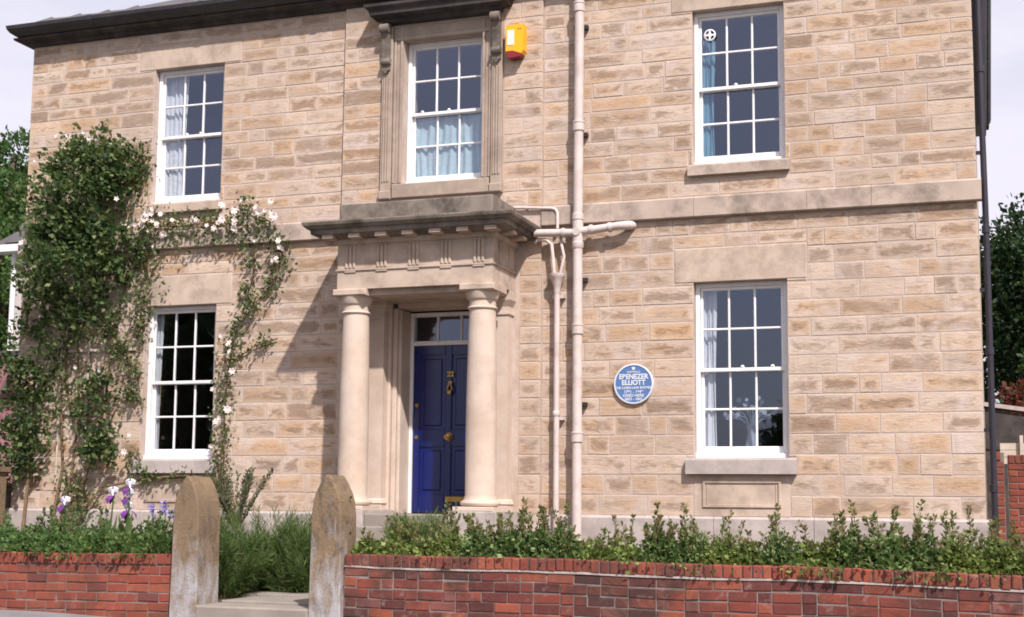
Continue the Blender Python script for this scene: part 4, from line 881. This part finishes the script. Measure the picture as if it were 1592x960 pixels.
# fern-like grey-green plant by the left gatepost
fe = thing('ferny_plant', (-.75, -3.6, -.45), 'grey green ferny plant with bronze fronds rising behind a stone gatepost', 'plant'); parts = []; s = MB()
for k in range(26):
    a = random.uniform(0, 6.28); l = random.uniform(.18, .36); b = np.array([-.95, -3.3, -.35]); tilt = random.uniform(.5, 1.5)
    pts = np.array([b + np.array([math.cos(a) * tilt * l * u * 1.2, math.sin(a) * tilt * l * u * .8, (.2 + .8 * u) * .55 + l * u - .35 * tilt * u * u * l]) for u in np.linspace(0, 1, 16)])
    s.tube(pts[::5], [.005, .004, .003, .002], 4, False)
    for i in range(3, 16):
        for q in range(5): parts.append(leaves(pts[i][None] + rng.normal(0, .008, (1, 3)), np.array([[random.uniform(-1, 1), random.uniform(-.6, .6), .4]]) + (pts[i] - pts[i - 1])[None] * 20, .05, .35, .3))
V, F = join(parts); arr_mesh('frond', V, F, M_LEAF_GREY, fe, 'stuff'); s.build('stem', M_STEM, fe)
def iris(x, y, z, h, lean, label, blooms=(1.,)):
    t = thing('iris', (x, y, z), label, 'flower', ); s = MB(); top = (x + lean, y, z + h)
    s.tube([(x, y, z), (x + lean * .3, y, z + h * .5), top], [.010, .009, .007], 6); s.build('stem', M_LEAF_GRASS, t)
    lf = MB()
    for k in range(6):
        a = random.uniform(-.5, .5); w = .018; hh = h * random.uniform(.6, .85); bx_ = x + random.uniform(-.06, .06); e = bx_ + math.sin(a) * hh * .5
        lf.add([(bx_ - w, y, z), (bx_ + w, y + .01, z), ((bx_ + e) / 2 + w, y + .015, z + hh * .6), ((bx_ + e) / 2 - w, y, z + hh * .6), (e, y, z + hh)], [(0, 1, 2, 3), (3, 2, 4)])
    lf.build('leaf', M_LEAF_GRASS, t)
    for bz in blooms:
        c = Vector((x + lean * bz, y - .01, z + h * bz)); up = MB(); dn = MB()
        for k in range(3):
            for mbb, tilt, l, ph in ((up, 1.2, .085, 0.), (dn, -.75, .09, .52)):
                a = 2 * math.pi * k / 3 + ph + random.uniform(-.2, .2); d = Vector((math.cos(a), math.sin(a), 0)); sd_ = Vector((-math.sin(a), math.cos(a), 0)); zz = Vector((0, 0, 1))
                p1 = c + d * l * .4 + zz * l * (.55 if tilt > 0 else .12); p2 = c + d * l * (.45 if tilt > 0 else .85) + zz * l * (1. if tilt > 0 else -.25); p3 = c + d * l * (.1 if tilt > 0 else .95) + zz * l * (1.25 if tilt > 0 else -.85)
                w = .038; V = [c, p1 + sd_ * w * .8, p1 - sd_ * w * .8, p2 + sd_ * w, p2 - sd_ * w, p3]
                mbb.add(V, [(0, 1, 2), (1, 3, 4, 2), (3, 5, 4)])
        up.build('standard_petal', M_IRISW, t); dn.build('fall_petal', M_IRISP, t)
iris(-1.76, -4.4, -.45, .60, .03, 'purple and white iris with one bloom leaning beside a taller iris', (1.,))
iris(-1.57, -4.4, -.45, .68, .04, 'tallest purple and white iris, carrying three blooms one above the other', (1., .86, .66))
iris(-2.32, -4.35, -.45, .50, -.02, 'small pale lilac iris bloom apart from the tall irises', (1.,))
for (x, z, lab) in ((-.93, .50, 'small violet flower spike closest to the gatepost'), (-1.06, .56, 'violet flower spike, tallest of the three near the gatepost'), (-1.2, .53, 'violet flower spike leaning in the bed near the irises')):
    t = thing('violet_flower', (x, -4.5, -.45), lab, 'flower'); MB().tube([(x, -4.5, -.45), (x + .01, -4.5, -.45 + z)], .005, 5).build('stem', M_LEAF_GRASS, t)
    P = np.stack([x + rng.normal(0, .012, 60), -4.5 + rng.normal(0, .012, 60), -.45 + z - rng.uniform(0, .13, 60)], 1); V, F = leaves(P, rng.normal(0, 1, (60, 3)), .03, .8, .3); arr_mesh('blossom', V, F, M_LILAC, t)
for (x, z) in ((-2.9, -.08), (-2.55, -.1)):
    pass

# ------------------------------------------------------------------ trees and neighbours
def tree(x, y, z, h, w, n, mat, label, size=.22, name='tree', crown0=.25, group=None, clumps=26):
    t = thing(name, (x, y, z), label, 'tree' if name == 'tree' else 'shrub', group); tr = MB()
    tr.tube([(x, y, z - .2), (x + .05 * w, y, z + h * .35), (x, y, z + h * .8)], [.035 * h, .026 * h, .008 * h], 9)
    parts = []
    for k in range(clumps):
        a = random.uniform(0, 6.28); u = random.random(); rr = w * math.sqrt(random.random()) * .8; cz = z + h * (crown0 + (1 - crown0) * u * .93)
        prof = math.sin(math.pi * min(1, max(.06, (u * .9 + .1)))) ** .6; c = np.array([x + rr * prof * math.cos(a), y + rr * prof * math.sin(a), cz]); rc = w * random.uniform(.24, .42)
        if k % 2 == 0: tr.tube([(x, y, z + h * (crown0 + .5 * u) * .8), tuple((np.array([x, y, cz]) + c) / 2), tuple(c)], [.012 * h, .008 * h, .003 * h], 5)
        m = n // clumps; d = unit(rng.normal(0, 1, (m, 3))); rad = rc * rng.uniform(.35, 1, m) ** .5 * (1 + .25 * np.sin(d[:, 0] * 6 + k) * np.cos(d[:, 2] * 5))
        parts.append(leaves(c + d * rad[:, None] * [1, 1, .75], d + [0, 0, .2], size, .6, .7))
    tr.build('trunk', M_BARK, t, True); V, F = join(parts); arr_mesh('crown', V, F, mat, t, 'stuff'); return t
tree(-21.2, 17, -1.3, 12.9, 4.0, 60000, M_LEAF_TREE, 'broad leafy green tree beyond the slate roofed neighbouring house', .17, clumps=46)
tree(8.7, 17, -1.3, 8.7, 3.6, 110000, M_LEAF_DARK, 'tall dark leafy tree behind the brick wall past the gable', .15, crown0=.12, clumps=90)
tree(7.7, 11.5, -1.3, 4.6, 1.2, 9000, M_LEAF_TREE, 'bright green bush under the tall dark tree', .13, 'bush', .1, clumps=22)
tree(7.2, 8.2, -1.0, 3.3, .9, 7000, M_LEAF_RED, 'dark red leaved shrub above the brick wall past the gable', .09, 'shrub', .2, clumps=20)
# wall, fence and rockery past the gable
brick_wall('boundary_wall', 6.86, 8.6, lambda x: .80, 2.0, 12, .079, .225, M_BRICKNEW, M_BRICKNEW, 'straight red brick boundary wall standing past the gable end', -.5, .3)
brick_wall('brick_pier', 6.70, 6.815, lambda x: .82, 1.55, 12, .079, .225, M_BRICKNEW, M_BRICKNEW, 'narrow red brick pier in front of the boundary wall by the downpipe', -.5, .3)
fn = thing('timber_fence', (7.6, 2.5, -.4), 'grey timber fence panel showing over the brick boundary wall', 'fence')
for i in range(3): MB().box(6.78, 8.6, 2.5, 2.53, .70 + i * .09, .784 + i * .09).build('board', M_TRELLIS, fn)
MB().box(7.02, 7.06, 2.44, 2.498, -.4, 1.06).build('post', M_TRELLIS, fn)
rk = MB(); rk.add([(6.6, 5.0, 1.0), (9.5, 5.0, .7), (9.5, 5.0, 1.16), (8.2, 5.0, 1.30), (7.2, 5.0, 1.46), (6.6, 5.0, 1.62), (6.6, 5.4, 1.0), (9.5, 5.4, .7), (9.5, 5.4, 1.16), (8.2, 5.4, 1.30), (7.2, 5.4, 1.46), (6.6, 5.4, 1.62)], [(0, 1, 2, 3, 4, 5), (11, 10, 9, 8, 7, 6)] + [(i, i + 6, (i + 1) % 6 + 6, (i + 1) % 6) for i in range(6)])
rw = thing('sloping_wall', (7.5, 5.2, -.5), 'dark sloping stone wall with pale coping beyond the timber fence', 'wall'); MB().box(6.6, 9.5, 5.02, 5.38, -.5, .99).build('lower_face', M_SOOT, rw); rk.build('upper_face', M_SOOT, rw)
MB().add([(6.55, 4.95, 1.63), (9.55, 4.95, 1.17), (9.55, 5.45, 1.17), (6.55, 5.45, 1.63), (6.55, 4.95, 1.69), (9.55, 4.95, 1.23), (9.55, 5.45, 1.23), (6.55, 5.45, 1.69)], [(3, 2, 1, 0), (4, 5, 6, 7), (0, 1, 5, 4), (1, 2, 6, 5), (2, 3, 7, 6), (3, 0, 4, 7)]).build('coping', M_SILL, rw)
# neighbour on the left
nb = thing('neighbour_house', (-9.7, 8, -.4), 'pale rendered neighbouring house with grey slate roof and white gutter', 'house')
MB().box(-11.95, -7.5, 6.3, 10, -.5, 5.1).build('wall', M_RENDER, nb)
MB().box(-12.2, -7.3, 5.95, 6.28, 5.06, 5.2).build('gutter', M_WHITE, nb)
rf = MB().add([(-12.2, 6.0, 5.21), (-7.2, 6.0, 5.21), (-7.2, 10.3, 5.21), (-12.2, 10.3, 5.21), (-10.4, 8.1, 7.2), (-9, 8.1, 7.2)], [(0, 1, 5, 4), (1, 2, 5), (2, 3, 4, 5), (3, 0, 4), (3, 2, 1, 0)]).build('roof', M_SLATE, nb)
nrm = Vector((0, -1.99, 2.1)).normalized(); up_ = Vector((0, 2.1, 1.99)).normalized()
sm_ = MB().box(-.215, .215, -.0, .30, .0, .016); sme = bpy.data.meshes.new('slate'); sme.from_pydata(sm_.v, [], sm_.f); sme.materials.append(M_SLATE)
for r_ in range(9):
    for c_ in range(9):
        x = -12.1 + c_ * .44 + (.22 if r_ % 2 else 0); d = r_ * .24; xl = -12.2 + d * .62
        if x - .215 < xl: continue
        p_ = Vector((x, 6.0, 5.23)) + up_ * d + nrm * .006; o = place(sme, 'slate', rf, p_); o.rotation_euler = (math.atan2(1.99, 2.1) + .02, 0, 0)
MB().tube([(-11.8, 6.2, 5.06), (-11.8, 6.2, -.4)], .05, 10).build('downpipe', M_WHITE, nb)
MB().box(-10.6, -9.7, 6.27, 6.298, 2.9, 4.7).build('window', M_WHITE, nb)
pw = thing('pink_outbuilding', (-9.4, 4.5, -.4), 'low pink rendered outbuilding with a dark coping beside the climbing rose', 'outbuilding')
MB().box(-12, -7.3, 3.4, 6, -.5, 2.62).build('wall', M_PINK, pw); MB().box(-12.1, -7.25, 3.3, 6.1, 2.622, 2.70).build('coping', M_SLATE, pw)
tree(-9.6, 2.4, -.5, 4.1, .75, 5200, M_LEAF_TREE, 'bushy green shrub in front of the pink outbuilding', .1, 'shrub', .45, clumps=16)
bs = thing('corner_pier', (-6.42, -.6, -.5), 'short mossy stone pier at the foot of the climbing rose', 'pier'); MB().cbox(-6.56, -6.28, -.75, -.45, -.5, .50, .02).build('shaft', M_PILLAR, bs); MB().cbox(-6.6, -6.24, -.79, -.41, .5, .57, .02).build('cap', M_PILLAR, bs)
brick_wall('side_wall', -8.6, -6.62, lambda x: .35, -.1, 9, .085, .23, M_BRICKOLD, M_BRICKOLD, 'low old red brick wall joining the corner beneath the climbing rose', -.6, .1)
# across the street, seen only as reflections in the glass
for i, (x, y, h, w) in enumerate(((-45, -44, 16, 7), (-38, -46, 16.5, 7), (-31, -45, 16, 7), (-25, -47, 13.5, 5), (-2, -46, 6.0, 2.6), (3, -48, 5.2, 3.5))):
    tree(x, y, -2, h, w, 9000, M_LEAF_DARK, 'dark leafy tree across the street, reflected in the window panes', .7, group='trees across the street', clumps=24)
